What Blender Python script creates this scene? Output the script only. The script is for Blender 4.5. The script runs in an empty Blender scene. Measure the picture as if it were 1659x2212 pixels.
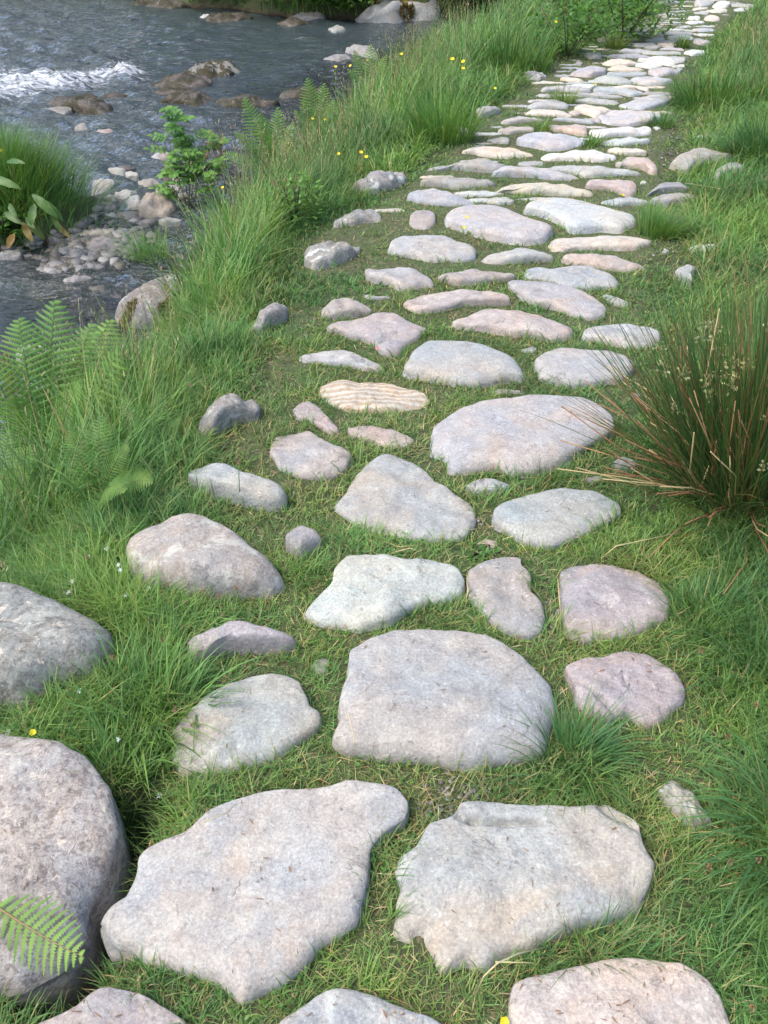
import bpy, math, random
import numpy as np
from mathutils import Vector, Matrix
R = math.radians
scene = bpy.context.scene
col = scene.collection

# ------------------------------------------------------------------ camera, sky, sun, exposure
F, PITCH, CH = 1915.0, R(36.5), 1.5
cam_d = bpy.data.cameras.new('camera'); cam = bpy.data.objects.new('camera', cam_d); col.objects.link(cam)
cam.location = (0, 0, CH); cam.rotation_euler = (R(90) - PITCH, 0, 0)
cam_d.sensor_fit = 'VERTICAL'; cam_d.sensor_height = 24.0; cam_d.lens = 24.0 * F / 2212.0
cam_d.clip_start = 0.05; cam_d.clip_end = 600
scene.camera = cam
world = bpy.data.worlds.new('World'); scene.world = world; world.use_nodes = True
wn = world.node_tree.nodes; wl = world.node_tree.links; wn.clear()
SUN_EL, SUN_AZ = R(58), R(250)
sky = wn.new('ShaderNodeTexSky'); sky.sky_type = 'NISHITA'; sky.sun_disc = False
sky.sun_elevation = SUN_EL; sky.sun_rotation = SUN_AZ; sky.air_density = 1.0; sky.dust_density = 4.0; sky.ozone_density = 1.2
bg = wn.new('ShaderNodeBackground'); bg.inputs[1].default_value = 0.15
wo = wn.new('ShaderNodeOutputWorld'); wl.new(sky.outputs[0], bg.inputs[0]); wl.new(bg.outputs[0], wo.inputs[0])
sd = bpy.data.lights.new('sun', 'SUN'); sd.energy = .9; sd.angle = R(40); sd.color = (1.0, 0.96, 0.9)
sun = bpy.data.objects.new('sun', sd); col.objects.link(sun)
sv = Vector((math.sin(SUN_AZ) * math.cos(SUN_EL), math.cos(SUN_AZ) * math.cos(SUN_EL), math.sin(SUN_EL)))
sun.rotation_euler = sv.to_track_quat('Z', 'Y').to_euler()
scene.view_settings.view_transform = 'Standard'; scene.view_settings.look = 'None'
scene.view_settings.exposure = 1.28; scene.view_settings.gamma = 1.0
scene.view_settings.use_curve_mapping = False
scene.cycles.max_bounces = 6; scene.cycles.transparent_max_bounces = 8
scene.cycles.diffuse_bounces = 3; scene.cycles.glossy_bounces = 3
scene.cycles.caustics_reflective = False; scene.cycles.caustics_refractive = False

rng = np.random.default_rng(7); random.seed(7)

# ------------------------------------------------------------------ noise
def _h(ix, iy, iz, seed):
    n = (ix * 374761393 + iy * 668265263 + iz * 2147483647 + seed * 144269504) & 0x7fffffff
    n = ((n ^ (n >> 13)) * 1274126177) & 0x7fffffff
    n = ((n ^ (n >> 15)) * 2246822519) & 0x7fffffff
    return ((n ^ (n >> 16)) & 0xffff) / 65535.0
def vn(x, y, s=1.0, seed=0, z=None):
    x = np.asarray(x, float) / s; y = np.asarray(y, float) / s
    ix = np.floor(x).astype(np.int64); iy = np.floor(y).astype(np.int64)
    fx = x - ix; fy = y - iy; fx = fx * fx * (3 - 2 * fx); fy = fy * fy * (3 - 2 * fy)
    def lay(iz):
        a = _h(ix, iy, iz, seed); b = _h(ix + 1, iy, iz, seed); c = _h(ix, iy + 1, iz, seed); d = _h(ix + 1, iy + 1, iz, seed)
        return (a * (1 - fx) + b * fx) * (1 - fy) + (c * (1 - fx) + d * fx) * fy
    if z is None: return lay(np.zeros_like(ix)) * 2 - 1
    z = np.asarray(z, float) / s; iz = np.floor(z).astype(np.int64); fz = z - iz; fz = fz * fz * (3 - 2 * fz)
    return (lay(iz) * (1 - fz) + lay(iz + 1) * fz) * 2 - 1
def sm(t): t = np.clip(t, 0, 1); return t * t * (3 - 2 * t)

# ------------------------------------------------------------------ terrain
WATER = -0.50
_XT = ([-60, 0.5, 1, 1.6, 2.4, 3, 4.2, 5.1, 6.7, 9, 10, 13, 16, 20, 60], [-.8, -.72, -.7, -.78, -.60, -.5, -.5, -.12, .35, 1.2, 1.6, 3.2, 5.5, 9, 50])
_XW = ([-60, 0.5, 3, 4.2, 5, 6, 7, 8.2, 10, 12, 14, 16, 20, 60], [-1.7, -1.6, -1.5, -1.22, -1.2, -1.1, -.9, -.62, -.35, .25, 1.7, 3.3, 7, 46])
_FB = ([-60, -8, -4.5, -1.8, -0.2, 1.2, 2.0, 4, 8, 60], [21, 18.9, 17.6, 15.55, 15.3, 15.45, 16.6, 19.2, 24, 80])
_XR = ([0, .66, .9, 1.34, 1.65, 2.56, 3.88, 4.89, 6.81, 8.97, 13.2, 60], [.5, .55, .6, .7, .72, .85, 1.2, 1.5, 2.05, 2.75, 4.75, 30])
_XL = ([0, .66, 1.16, 1.57, 2.42, 2.96, 4.24, 5.14, 6.67, 9.97, 13.2, 60], [-.58, -.58, -.5, -.3, -.45, -.4, -.35, .15, .75, 2.1, 4.0, 28])
ISL = (-2.5, 6.0)
def dseg(x, y, pts):
    d = np.full(np.shape(x), 9.)
    for (ax, ay), (bx, by) in zip(pts[:-1], pts[1:]):
        L = (bx - ax) ** 2 + (by - ay) ** 2; t = np.clip(((x - ax) * (bx - ax) + (y - ay) * (by - ay)) / L, 0, 1)
        d = np.minimum(d, np.hypot(x - ax - t * (bx - ax), y - ay - t * (by - ay)))
    return d
TR = [(-.475, 1.06), (-.505, .93), (-.51, .80), (-.53, .72)]
def T(x, y):
    x = np.asarray(x, float); y = np.asarray(y, float)
    xt = np.interp(y, *_XT) + 0.05 * vn(x, y, .5, 3); xw = np.interp(y, *_XW) + .10 * vn(x, y, .6, 4)
    s = (xt - x) / (xt - xw)
    z = -0.56 * (0.6 * sm(s) + 0.4 * np.clip(s, 0, 1)) - .22 * sm((xw - x) / 1.6)
    d = y - np.interp(x, *_FB) - .35 * vn(x, y, 1.1, 5)
    zf = -.9 + .85 * sm((d + .35) / .9) + np.clip(d - .6, 0, 40) * .16
    z = np.maximum(z, zf)
    r2 = ((x - ISL[0]) / .62) ** 2 + ((y - ISL[1]) / .62) ** 2
    z = np.where(z < -.4, np.maximum(z, -.80 + .48 * np.exp(-r2 ** 2 * .6)), z)
    r3 = ((x + 1.85) / .55) ** 2 + ((y - 5.6) / .9) ** 2
    z = np.where(z < -.4, np.maximum(z, -.80 + .315 * np.exp(-r3 ** 2)), z)
    z = z - .20 * np.exp(-(dseg(x, y, TR) / .055) ** 2)
    xr = np.interp(y, *_XR)
    z = z + .10 * sm((x - xr - .15) / 1.4) + .02 * np.clip(x - xr - 2, 0, 40)
    z = z + .010 * vn(x, y, .35, 1) + .02 * vn(x, y, 1.3, 2) * sm((np.abs(x - (xr + np.interp(y, *_XL)) / 2) - .6) / .5)
    return z
def ray(px, py):
    u = (px - 829.5) / F; v = (1106 - py) / F
    return u, math.cos(PITCH) + v * math.sin(PITCH), -math.sin(PITCH) + v * math.cos(PITCH)
def un(px, py, z=0.0):
    dx, dy, dz = ray(px, py); t = (z - CH) / dz
    return dx * t, dy * t
def hit(px, py, off=0.0):
    dx, dy, dz = ray(px, py); t = np.linspace(.5, 45, 3000) if dz > -.3 else np.linspace(.5, 8, 1600)
    zz = CH + dz * t; g = T(dx * t, dy * t) + off
    i = int(np.argmax(zz < g)); t = t[i]
    return dx * t, dy * t, float(T(dx * t, dy * t))

# ------------------------------------------------------------------ object helpers
def tag(o, label=None, cat=None, group=None, kind=None):
    if label: o['label'] = label
    if cat: o['category'] = cat
    if group: o['group'] = group
    if kind: o['kind'] = kind
    return o
def empty(name, loc=(0, 0, 0)):
    o = bpy.data.objects.new(name, None); o.location = loc; o.empty_display_size = .05; col.objects.link(o); return o
def link(name, me, parent=None, loc=None):
    o = bpy.data.objects.new(name, me); col.objects.link(o)
    if parent: o.parent = parent
    if loc is not None: o.location = loc
    return o
def np_mesh(name, V, Fa, mat, colr=None, smooth=True):
    """V (n,3), Fa (m,3|4)"""
    V = np.ascontiguousarray(V, np.float32); Fa = np.ascontiguousarray(Fa, np.int32); k = Fa.shape[1]
    me = bpy.data.meshes.new(name); me.vertices.add(len(V)); me.vertices.foreach_set('co', V.ravel())
    me.loops.add(Fa.size); me.loops.foreach_set('vertex_index', Fa.ravel())
    me.polygons.add(len(Fa)); me.polygons.foreach_set('loop_start', np.arange(len(Fa), dtype=np.int32) * k)
    me.polygons.foreach_set('loop_total', np.full(len(Fa), k, np.int32))
    me.polygons.foreach_set('use_smooth', np.full(len(Fa), smooth, bool))
    if colr is not None:
        a = me.attributes.new('tint', 'FLOAT_COLOR', 'POINT')
        a.data.foreach_set('color', np.ascontiguousarray(colr, np.float32).ravel())
    me.materials.append(mat); me.update(); me.validate(); return me
class MB:
    def __init__(s): s.v = []; s.f = []; s.c = []
    def add(s, vs, fs, c):
        b = len(s.v); s.v += [tuple(v) for v in vs]; s.f += [tuple(i + b for i in f) for f in fs]
        s.c += (c if isinstance(c, list) else [c] * len(vs))
    def tube(s, pts, rad, c=(.5, .5, 0, 1), n=4):
        pts = [Vector(p) for p in pts]; vs = []; fs = []
        if not hasattr(rad, '__len__'): rad = [rad] * len(pts)
        for i, p in enumerate(pts):
            d = (pts[min(i + 1, len(pts) - 1)] - pts[max(i - 1, 0)])
            d = d.normalized() if d.length > 1e-9 else Vector((0, 0, 1))
            a = d.orthogonal().normalized(); b = d.cross(a)
            for k in range(n):
                t = 2 * math.pi * k / n; vs.append(p + (a * math.cos(t) + b * math.sin(t)) * rad[i])
        for i in range(len(pts) - 1):
            for k in range(n):
                fs.append((i * n + k, i * n + (k + 1) % n, (i + 1) * n + (k + 1) % n, (i + 1) * n + k))
        fs.append(tuple(range(n))[::-1]); fs.append(tuple((len(pts) - 1) * n + k for k in range(n)))
        s.add(vs, fs, c)
    def leaf(s, p, d, nrm, L, W, c=(.5, .5, 0, 1), bend=.3, seg=4, fold=.2, prof=None, wav=0.0):
        p = Vector(p); d = Vector(d).normalized(); nrm = Vector(nrm)
        side = d.cross(nrm)
        if side.length < 1e-4: side = d.orthogonal()
        side.normalize(); up = side.cross(d).normalized(); vs = []; fs = []
        for i in range(seg + 1):
            t = i / seg
            q = p + d * L * (t - .15 * bend * t * t) - up * (L * bend * t * t * .6)
            w = W * .5 * (prof(t) if prof else max(.03, math.sin(math.pi * min(1, t * .97 + .03)) ** .7))
            wz = wav * W * math.sin(i * 2.1)
            vs += [q - side * w + up * (w * fold + wz), q, q + side * w + up * (w * fold - wz)]
        for i in range(seg):
            b = i * 3; fs += [(b, b + 1, b + 4, b + 3), (b + 1, b + 2, b + 5, b + 4)]
        s.add(vs, fs, c)
    def mesh(s, name, mat, smooth=True):
        me = bpy.data.meshes.new(name); me.from_pydata(s.v, [], s.f)
        a = me.attributes.new('tint', 'FLOAT_COLOR', 'POINT')
        a.data.foreach_set('color', np.array(s.c, np.float32).ravel())
        me.polygons.foreach_set('use_smooth', [smooth] * len(me.polygons)); me.materials.append(mat); me.update(); return me

# ------------------------------------------------------------------ materials
def newmat(name):
    m = bpy.data.materials.new(name); m.use_nodes = True; nt = m.node_tree; nt.nodes.clear()
    return m, nt, nt.nodes, nt.links
def node(ns, t, **kw):
    n = ns.new(t)
    for k, v in kw.items():
        if k.startswith('i_'): n.inputs[int(k[2:])].default_value = v
        else: setattr(n, k, v)
    return n
def mix(ns, ls, fac, a, b, mode='MIX'):
    n = ns.new('ShaderNodeMix'); n.data_type = 'RGBA'; n.blend_type = mode
    for idx, v in ((0, fac), (6, a), (7, b)):
        if isinstance(v, bpy.types.NodeSocket): ls.new(v, n.inputs[idx])
        elif idx == 0: n.inputs[0].default_value = v
        else: n.inputs[idx].default_value = (*v, 1)
    return n.outputs[2]
def math_(ns, ls, op, a, b=0.0, clamp=False):
    n = ns.new('ShaderNodeMath'); n.operation = op; n.use_clamp = clamp
    for i, v in ((0, a), (1, b)):
        if isinstance(v, bpy.types.NodeSocket): ls.new(v, n.inputs[i])
        else: n.inputs[i].default_value = v
    return n.outputs[0]
def ramp(ns, ls, x, p):
    n = ns.new('ShaderNodeMapRange'); n.interpolation_type = 'SMOOTHSTEP'; ls.new(x, n.inputs[0])
    n.inputs[1].default_value = p[0]; n.inputs[2].default_value = p[1]
    if len(p) > 2: n.inputs[3].default_value = p[2]; n.inputs[4].default_value = p[3]
    return n.outputs[0]
def noise(ns, ls, vec, scale, detail=4, rough=.55, dist=0):
    n = ns.new('ShaderNodeTexNoise'); n.inputs['Scale'].default_value = scale; n.inputs['Detail'].default_value = detail
    n.inputs['Roughness'].default_value = rough; n.inputs['Distortion'].default_value = dist; ls.new(vec, n.inputs['Vector']); return n

def leaf_mat(name, dark, light, straw=(.42, .33, .15), trans=.35, rough=.5):
    m, nt, ns, ls = newmat(name)
    at = node(ns, 'ShaderNodeAttribute', attribute_name='tint'); sp = ns.new('ShaderNodeSeparateColor'); ls.new(at.outputs['Color'], sp.inputs[0])
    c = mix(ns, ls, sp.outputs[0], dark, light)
    tc = ns.new('ShaderNodeTexCoord'); nh = noise(ns, ls, tc.outputs['Object'], 2.3, 4, .65); nk = noise(ns, ls, tc.outputs['Object'], 17, 3, .7)
    c = mix(ns, ls, 1.0, c, mix(ns, ls, ramp(ns, ls, nh.outputs['Fac'], (.38, .62)), (.84, .97, 1.06), (1.05, 1.0, .86)), 'MULTIPLY')
    c = mix(ns, ls, 1.0, c, mix(ns, ls, ramp(ns, ls, nk.outputs['Fac'], (.36, .64)), (.78, .84, .86), (1.14, 1.08, .98)), 'MULTIPLY')
    c = mix(ns, ls, sp.outputs[2], c, straw)
    bs = ns.new('ShaderNodeBsdfPrincipled'); ls.new(c, bs.inputs['Base Color']); bs.inputs['Roughness'].default_value = rough
    bs.inputs['Specular IOR Level'].default_value = .35
    tr = ns.new('ShaderNodeBsdfTranslucent')
    c2 = mix(ns, ls, 1.0, c, (1.0, 1.1, .55), 'MULTIPLY'); ls.new(c2, tr.inputs[0])
    mx = ns.new('ShaderNodeMixShader'); mx.inputs[0].default_value = trans
    ls.new(bs.outputs[0], mx.inputs[1]); ls.new(tr.outputs[0], mx.inputs[2])
    o = ns.new('ShaderNodeOutputMaterial'); ls.new(mx.outputs[0], o.inputs[0]); return m
M = {}
M['grass'] = leaf_mat('grass', (.050, .122, .034), (.235, .41, .115))
M['sedge'] = leaf_mat('sedge', (.050, .125, .045), (.17, .33, .10))
M['rush'] = leaf_mat('rush', (.024, .068, .022), (.105, .20, .05), (.24, .125, .055), .15, .45)
M['fern'] = leaf_mat('fern', (.060, .15, .035), (.20, .38, .08), trans=.35)
M['leaf'] = leaf_mat('broad leaf', (.045, .12, .025), (.16, .32, .06), (.45, .17, .05), .35, .4)
M['tree'] = leaf_mat('tree leaf', (.012, .030, .010), (.035, .075, .018), trans=.2)
M['straw'] = leaf_mat('straw', (.30, .17, .08), (.62, .50, .28), (.5, .4, .2), .15)
M['seed'] = leaf_mat('seed head', (.12, .065, .04), (.36, .38, .18), (.27, .125, .07), .1)
M['petal_white'] = leaf_mat('white petal', (.75, .77, .78), (.85, .86, .86), trans=.2)
M['petal_yellow'] = leaf_mat('yellow petal', (.80, .58, .02), (.85, .66, .03), trans=.2)
M['petal_pink'] = leaf_mat('pink petal', (.60, .12, .25), (.7, .2, .35), trans=.2)
M['bark'] = leaf_mat('bark', (.07, .05, .035), (.13, .10, .07), trans=0, rough=.9)

M['dead'] = leaf_mat('dead rush', (.16, .085, .045), (.40, .25, .13), (.24, .11, .055), .05, .6)
M['moss'] = leaf_mat('moss', (.10, .10, .02), (.26, .25, .05), (.20, .12, .03), .2, .8)
def pebble_mat():
    m, nt, ns, ls = newmat('pebble')
    at = node(ns, 'ShaderNodeAttribute', attribute_name='tint'); sp = ns.new('ShaderNodeSeparateColor'); ls.new(at.outputs['Color'], sp.inputs[0]); tc = ns.new('ShaderNodeTexCoord')
    c = mix(ns, ls, sp.outputs[0], (.075, .065, .05), (.20, .20, .20)); c = mix(ns, ls, math_(ns, ls, 'MULTIPLY', sp.outputs[2], .7), c, (.36, .35, .33))
    n = noise(ns, ls, tc.outputs['Object'], 60, 4, .7); c = mix(ns, ls, ramp(ns, ls, n.outputs['Fac'], (.3, .7, 0, .5)), c, (.07, .06, .05))
    bs = ns.new('ShaderNodeBsdfPrincipled'); ls.new(c, bs.inputs['Base Color']); bs.inputs['Roughness'].default_value = .6
    o = ns.new('ShaderNodeOutputMaterial'); ls.new(bs.outputs[0], o.inputs[0]); return m
M['pebble'] = pebble_mat()

def stone_mat():
    m, nt, ns, ls = newmat('stone')
    tc = ns.new('ShaderNodeTexCoord'); vec = tc.outputs['Object']
    oi = ns.new('ShaderNodeObjectInfo')
    va = ns.new('ShaderNodeVectorMath'); va.operation = 'ADD'; ls.new(vec, va.inputs[0])
    rs = ns.new('ShaderNodeVectorMath'); rs.operation = 'SCALE'; rs.inputs[0].default_value = (13, 7, 5); ls.new(oi.outputs['Random'], rs.inputs['Scale'])
    ls.new(rs.outputs[0], va.inputs[1]); v = va.outputs[0]
    def prop(n):
        a = node(ns, 'ShaderNodeAttribute', attribute_type='OBJECT', attribute_name=n); return a.outputs['Fac']
    base = oi.outputs['Color']
    n1 = noise(ns, ls, v, 5, 5, .6, .4)
    n2 = noise(ns, ls, v, 26, 6, .7, .2)
    n3 = noise(ns, ls, v, 170, 3, .7)
    n4 = noise(ns, ls, v, 9, 4, .6, 1.0)
    warm = mix(ns, ls, 1.0, base, (1.07, 1.01, .93), 'MULTIPLY')
    cool = mix(ns, ls, 1.0, base, (.93, .98, 1.01), 'MULTIPLY')
    c = mix(ns, ls, ramp(ns, ls, n1.outputs['Fac'], (.36, .64)), cool, warm)
    c = mix(ns, ls, ramp(ns, ls, n2.outputs['Fac'], (.36, .66, 0, 1)), mix(ns, ls, 1.0, c, (.88, .87, .87), 'MULTIPLY'), mix(ns, ls, 1.0, c, (1.06, 1.06, 1.04), 'MULTIPLY'))
    g = ramp(ns, ls, n3.outputs['Fac'], (.32, .7, .82, 1.16))
    gg = ns.new('ShaderNodeCombineColor');
    for i in range(3): ls.new(g, gg.inputs[i])
    c = mix(ns, ls, 1.0, c, gg.outputs[0], 'MULTIPLY')
    n11 = noise(ns, ls, v, 3.5, 5, .7, 1.2); n12 = noise(ns, ls, v, 4.5, 5, .7, 1.6)
    c = mix(ns, ls, ramp(ns, ls, n11.outputs['Fac'], (.52, .66, 0, .42)), c, mix(ns, ls, 1.0, c, (1.16, .97, .80), 'MULTIPLY'))
    c = mix(ns, ls, ramp(ns, ls, n12.outputs['Fac'], (.54, .68, 0, .5)), c, mix(ns, ls, 1.0, c, (.72, .74, .76), 'MULTIPLY'))
    n13 = noise(ns, ls, v, 75, 2, .5, .3)
    c = mix(ns, ls, ramp(ns, ls, n13.outputs['Fac'], (.66, .72, 0, .5)), c, (.50, .49, .46))
    c = mix(ns, ls, ramp(ns, ls, n13.outputs['Fac'], (.30, .35, .45, 0)), c, (.16, .14, .13))
    # coarse crystalline speckle for granite-like boulders
    n5 = noise(ns, ls, v, 55, 4, .8, .5)
    spk = math_(ns, ls, 'MULTIPLY', ramp(ns, ls, n5.outputs['Fac'], (.49, .60)), prop('speckle'))
    c = mix(ns, ls, spk, c, mix(ns, ls, 1.0, c, (.50, .46, .47), 'MULTIPLY'))
    n6 = noise(ns, ls, v, 38, 4, .75, .8)
    spl = math_(ns, ls, 'MULTIPLY', ramp(ns, ls, n6.outputs['Fac'], (.57, .66)), prop('speckle'))
    c = mix(ns, ls, spl, c, (.50, .44, .36))
    # lichen
    lic = ramp(ns, ls, math_(ns, ls, 'ADD', math_(ns, ls, 'MULTIPLY', n4.outputs['Fac'], .6), math_(ns, ls, 'MULTIPLY', n2.outputs['Fac'], .4)), (.545, .60))
    lic = math_(ns, ls, 'MULTIPLY', lic, prop('lichen'))
    c = mix(ns, ls, lic, c, (.50, .52, .47))
    # darker weathered film
    n7 = noise(ns, ls, v, 7, 6, .75, 1.5)
    wf = math_(ns, ls, 'MULTIPLY', ramp(ns, ls, n7.outputs['Fac'], (.53, .66)), math_(ns, ls, 'MULTIPLY', prop('weather'), .7))
    c = mix(ns, ls, wf, c, mix(ns, ls, 1.0, c, (.48, .46, .44), 'MULTIPLY'))
    # tiny pits
    vo = ns.new('ShaderNodeTexVoronoi'); vo.inputs['Scale'].default_value = 34; ls.new(v, vo.inputs['Vector'])
    n8 = noise(ns, ls, v, 12, 2)
    pit = math_(ns, ls, 'MULTIPLY', ramp(ns, ls, vo.outputs['Distance'], (.10, .17, 1, 0)), ramp(ns, ls, n8.outputs['Fac'], (.50, .56)))
    pit = math_(ns, ls, 'MULTIPLY', pit, prop('pits'))
    c = mix(ns, ls, math_(ns, ls, 'MULTIPLY', pit, .75), c, (.09, .08, .075))
    ve = ns.new('ShaderNodeTexVoronoi'); ve.feature = 'DISTANCE_TO_EDGE'; ve.inputs['Scale'].default_value = 3.2
    vd = ns.new('ShaderNodeVectorMath'); vd.operation = 'MULTIPLY_ADD'; ls.new(n4.outputs['Color'], vd.inputs[0]); vd.inputs[1].default_value = (.16, .16, .16); ls.new(v, vd.inputs[2]); ls.new(vd.outputs[0], ve.inputs['Vector'])
    crk = math_(ns, ls, 'MULTIPLY', ramp(ns, ls, ve.outputs['Distance'], (.002, .012, 1, 0)), ramp(ns, ls, n8.outputs['Fac'], (.57, .64)))
    c = mix(ns, ls, math_(ns, ls, 'MULTIPLY', crk, .38), c, (.10, .09, .08))
    # bands
    wv = ns.new('ShaderNodeTexWave'); wv.wave_type = 'BANDS'; wv.bands_direction = 'Y'; wv.inputs['Scale'].default_value = 11
    wv.inputs['Distortion'].default_value = 5; wv.inputs['Detail'].default_value = 3; wv.inputs['Detail Scale'].default_value = 1.2
    ls.new(v, wv.inputs['Vector'])
    bd = math_(ns, ls, 'MULTIPLY', ramp(ns, ls, wv.outputs['Fac'], (.2, .8)), prop('band'))
    c = mix(ns, ls, math_(ns, ls, 'MULTIPLY', bd, .7), c, mix(ns, ls, 1.0, c, (.70, .58, .46), 'MULTIPLY'))
    # moss
    geo = ns.new('ShaderNodeNewGeometry')
    n9 = noise(ns, ls, v, 6, 5, .7, .6)
    ms = ramp(ns, ls, math_(ns, ls, 'ADD', n9.outputs['Fac'], math_(ns, ls, 'MULTIPLY', prop('moss'), .5)), (.70, .78))
    ms = math_(ns, ls, 'MULTIPLY', ms, ramp(ns, ls, prop('moss'), (.02, .1)))
    n10 = noise(ns, ls, v, 90, 3, .7)
    mc = mix(ns, ls, n10.outputs['Fac'], (.008, .008, .004), (.055, .048, .018))
    c = mix(ns, ls, ms, c, mc)
    hs = ns.new('ShaderNodeHueSaturation'); hs.inputs['Saturation'].default_value = 1.0; ls.new(c, hs.inputs['Color'])
    b1 = ns.new('ShaderNodeBump'); b1.inputs['Strength'].default_value = .55; b1.inputs['Distance'].default_value = .012
    hgt = math_(ns, ls, 'ADD', n2.outputs['Fac'], math_(ns, ls, 'MULTIPLY', n3.outputs['Fac'], .18))
    hgt = math_(ns, ls, 'SUBTRACT', hgt, math_(ns, ls, 'MULTIPLY', math_(ns, ls, 'ADD', pit, crk), .35))
    hgt = math_(ns, ls, 'ADD', hgt, math_(ns, ls, 'MULTIPLY', math_(ns, ls, 'MULTIPLY', ms, n10.outputs['Fac']), 1.0))
    ls.new(hgt, b1.inputs['Height'])
    bs = ns.new('ShaderNodeBsdfPrincipled'); ls.new(hs.outputs[0], bs.inputs['Base Color']); ls.new(b1.outputs[0], bs.inputs['Normal'])
    bs.inputs['Roughness'].default_value = .82; bs.inputs['Specular IOR Level'].default_value = .3
    rr = math_(ns, ls, 'SUBTRACT', .85, math_(ns, ls, 'MULTIPLY', prop('wet'), .6)); ls.new(rr, bs.inputs['Roughness'])
    o = ns.new('ShaderNodeOutputMaterial'); ls.new(bs.outputs[0], o.inputs[0]); return m
M['stone'] = stone_mat()

def soil_mat(name, c1, c2, c3, sc=1.0, bump=.03):
    m, nt, ns, ls = newmat(name)
    tc = ns.new('ShaderNodeTexCoord'); v = tc.outputs['Object']
    a = noise(ns, ls, v, 3 * sc, 6, .7); b = noise(ns, ls, v, 40 * sc, 6, .75); d = noise(ns, ls, v, 160 * sc, 3, .7)
    c = mix(ns, ls, ramp(ns, ls, a.outputs['Fac'], (.35, .65)), c1, c2)
    c = mix(ns, ls, ramp(ns, ls, b.outputs['Fac'], (.5, .68)), c, c3)
    c = mix(ns, ls, ramp(ns, ls, d.outputs['Fac'], (.3, .7, .5, 0)), c, (.02, .017, .012))
    bp = ns.new('ShaderNodeBump'); bp.inputs['Distance'].default_value = bump; bp.inputs['Strength'].default_value = .8; ls.new(b.outputs['Fac'], bp.inputs['Height'])
    bs = ns.new('ShaderNodeBsdfPrincipled'); ls.new(c, bs.inputs['Base Color']); ls.new(bp.outputs[0], bs.inputs['Normal']); bs.inputs['Roughness'].default_value = .95
    o = ns.new('ShaderNodeOutputMaterial'); ls.new(bs.outputs[0], o.inputs[0]); return m
def ground_mat():
    m, nt, ns, ls = newmat('ground')
    tc = ns.new('ShaderNodeTexCoord'); v = tc.outputs['Object']
    a = noise(ns, ls, v, 3, 6, .7); b = noise(ns, ls, v, 40, 6, .75); d = noise(ns, ls, v, 160, 3, .7)
    c = mix(ns, ls, ramp(ns, ls, a.outputs['Fac'], (.35, .65)), (.080, .085, .040), (.060, .10, .030))
    c = mix(ns, ls, ramp(ns, ls, b.outputs['Fac'], (.5, .68)), c, (.12, .11, .05))
    # river bed: brown silt and cobbles below the water level
    sx = ns.new('ShaderNodeSeparateXYZ'); ls.new(v, sx.inputs[0])
    vo = ns.new('ShaderNodeTexVoronoi'); vo.inputs['Scale'].default_value = 9; ls.new(v, vo.inputs['Vector'])
    bed = mix(ns, ls, ramp(ns, ls, vo.outputs['Distance'], (.25, .6)), (.12, .09, .05), (.03, .022, .012))
    bed = mix(ns, ls, ramp(ns, ls, a.outputs['Fac'], (.3, .7)), bed, (.07, .045, .022))
    c = mix(ns, ls, ramp(ns, ls, sx.outputs[2], (-.50, -.42, 1, 0)), c, bed)
    c = mix(ns, ls, ramp(ns, ls, d.outputs['Fac'], (.3, .7, .5, 0)), c, (.02, .017, .012))
    bp = ns.new('ShaderNodeBump'); bp.inputs['Distance'].default_value = .03; bp.inputs['Strength'].default_value = .8; ls.new(b.outputs['Fac'], bp.inputs['Height'])
    bs = ns.new('ShaderNodeBsdfPrincipled'); ls.new(c, bs.inputs['Base Color']); ls.new(bp.outputs[0], bs.inputs['Normal']); bs.inputs['Roughness'].default_value = .95
    o = ns.new('ShaderNodeOutputMaterial'); ls.new(bs.outputs[0], o.inputs[0]); return m
M['ground'] = ground_mat()
M['soil'] = soil_mat('path soil', (.105, .115, .050), (.075, .125, .038), (.24, .205, .11))

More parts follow.
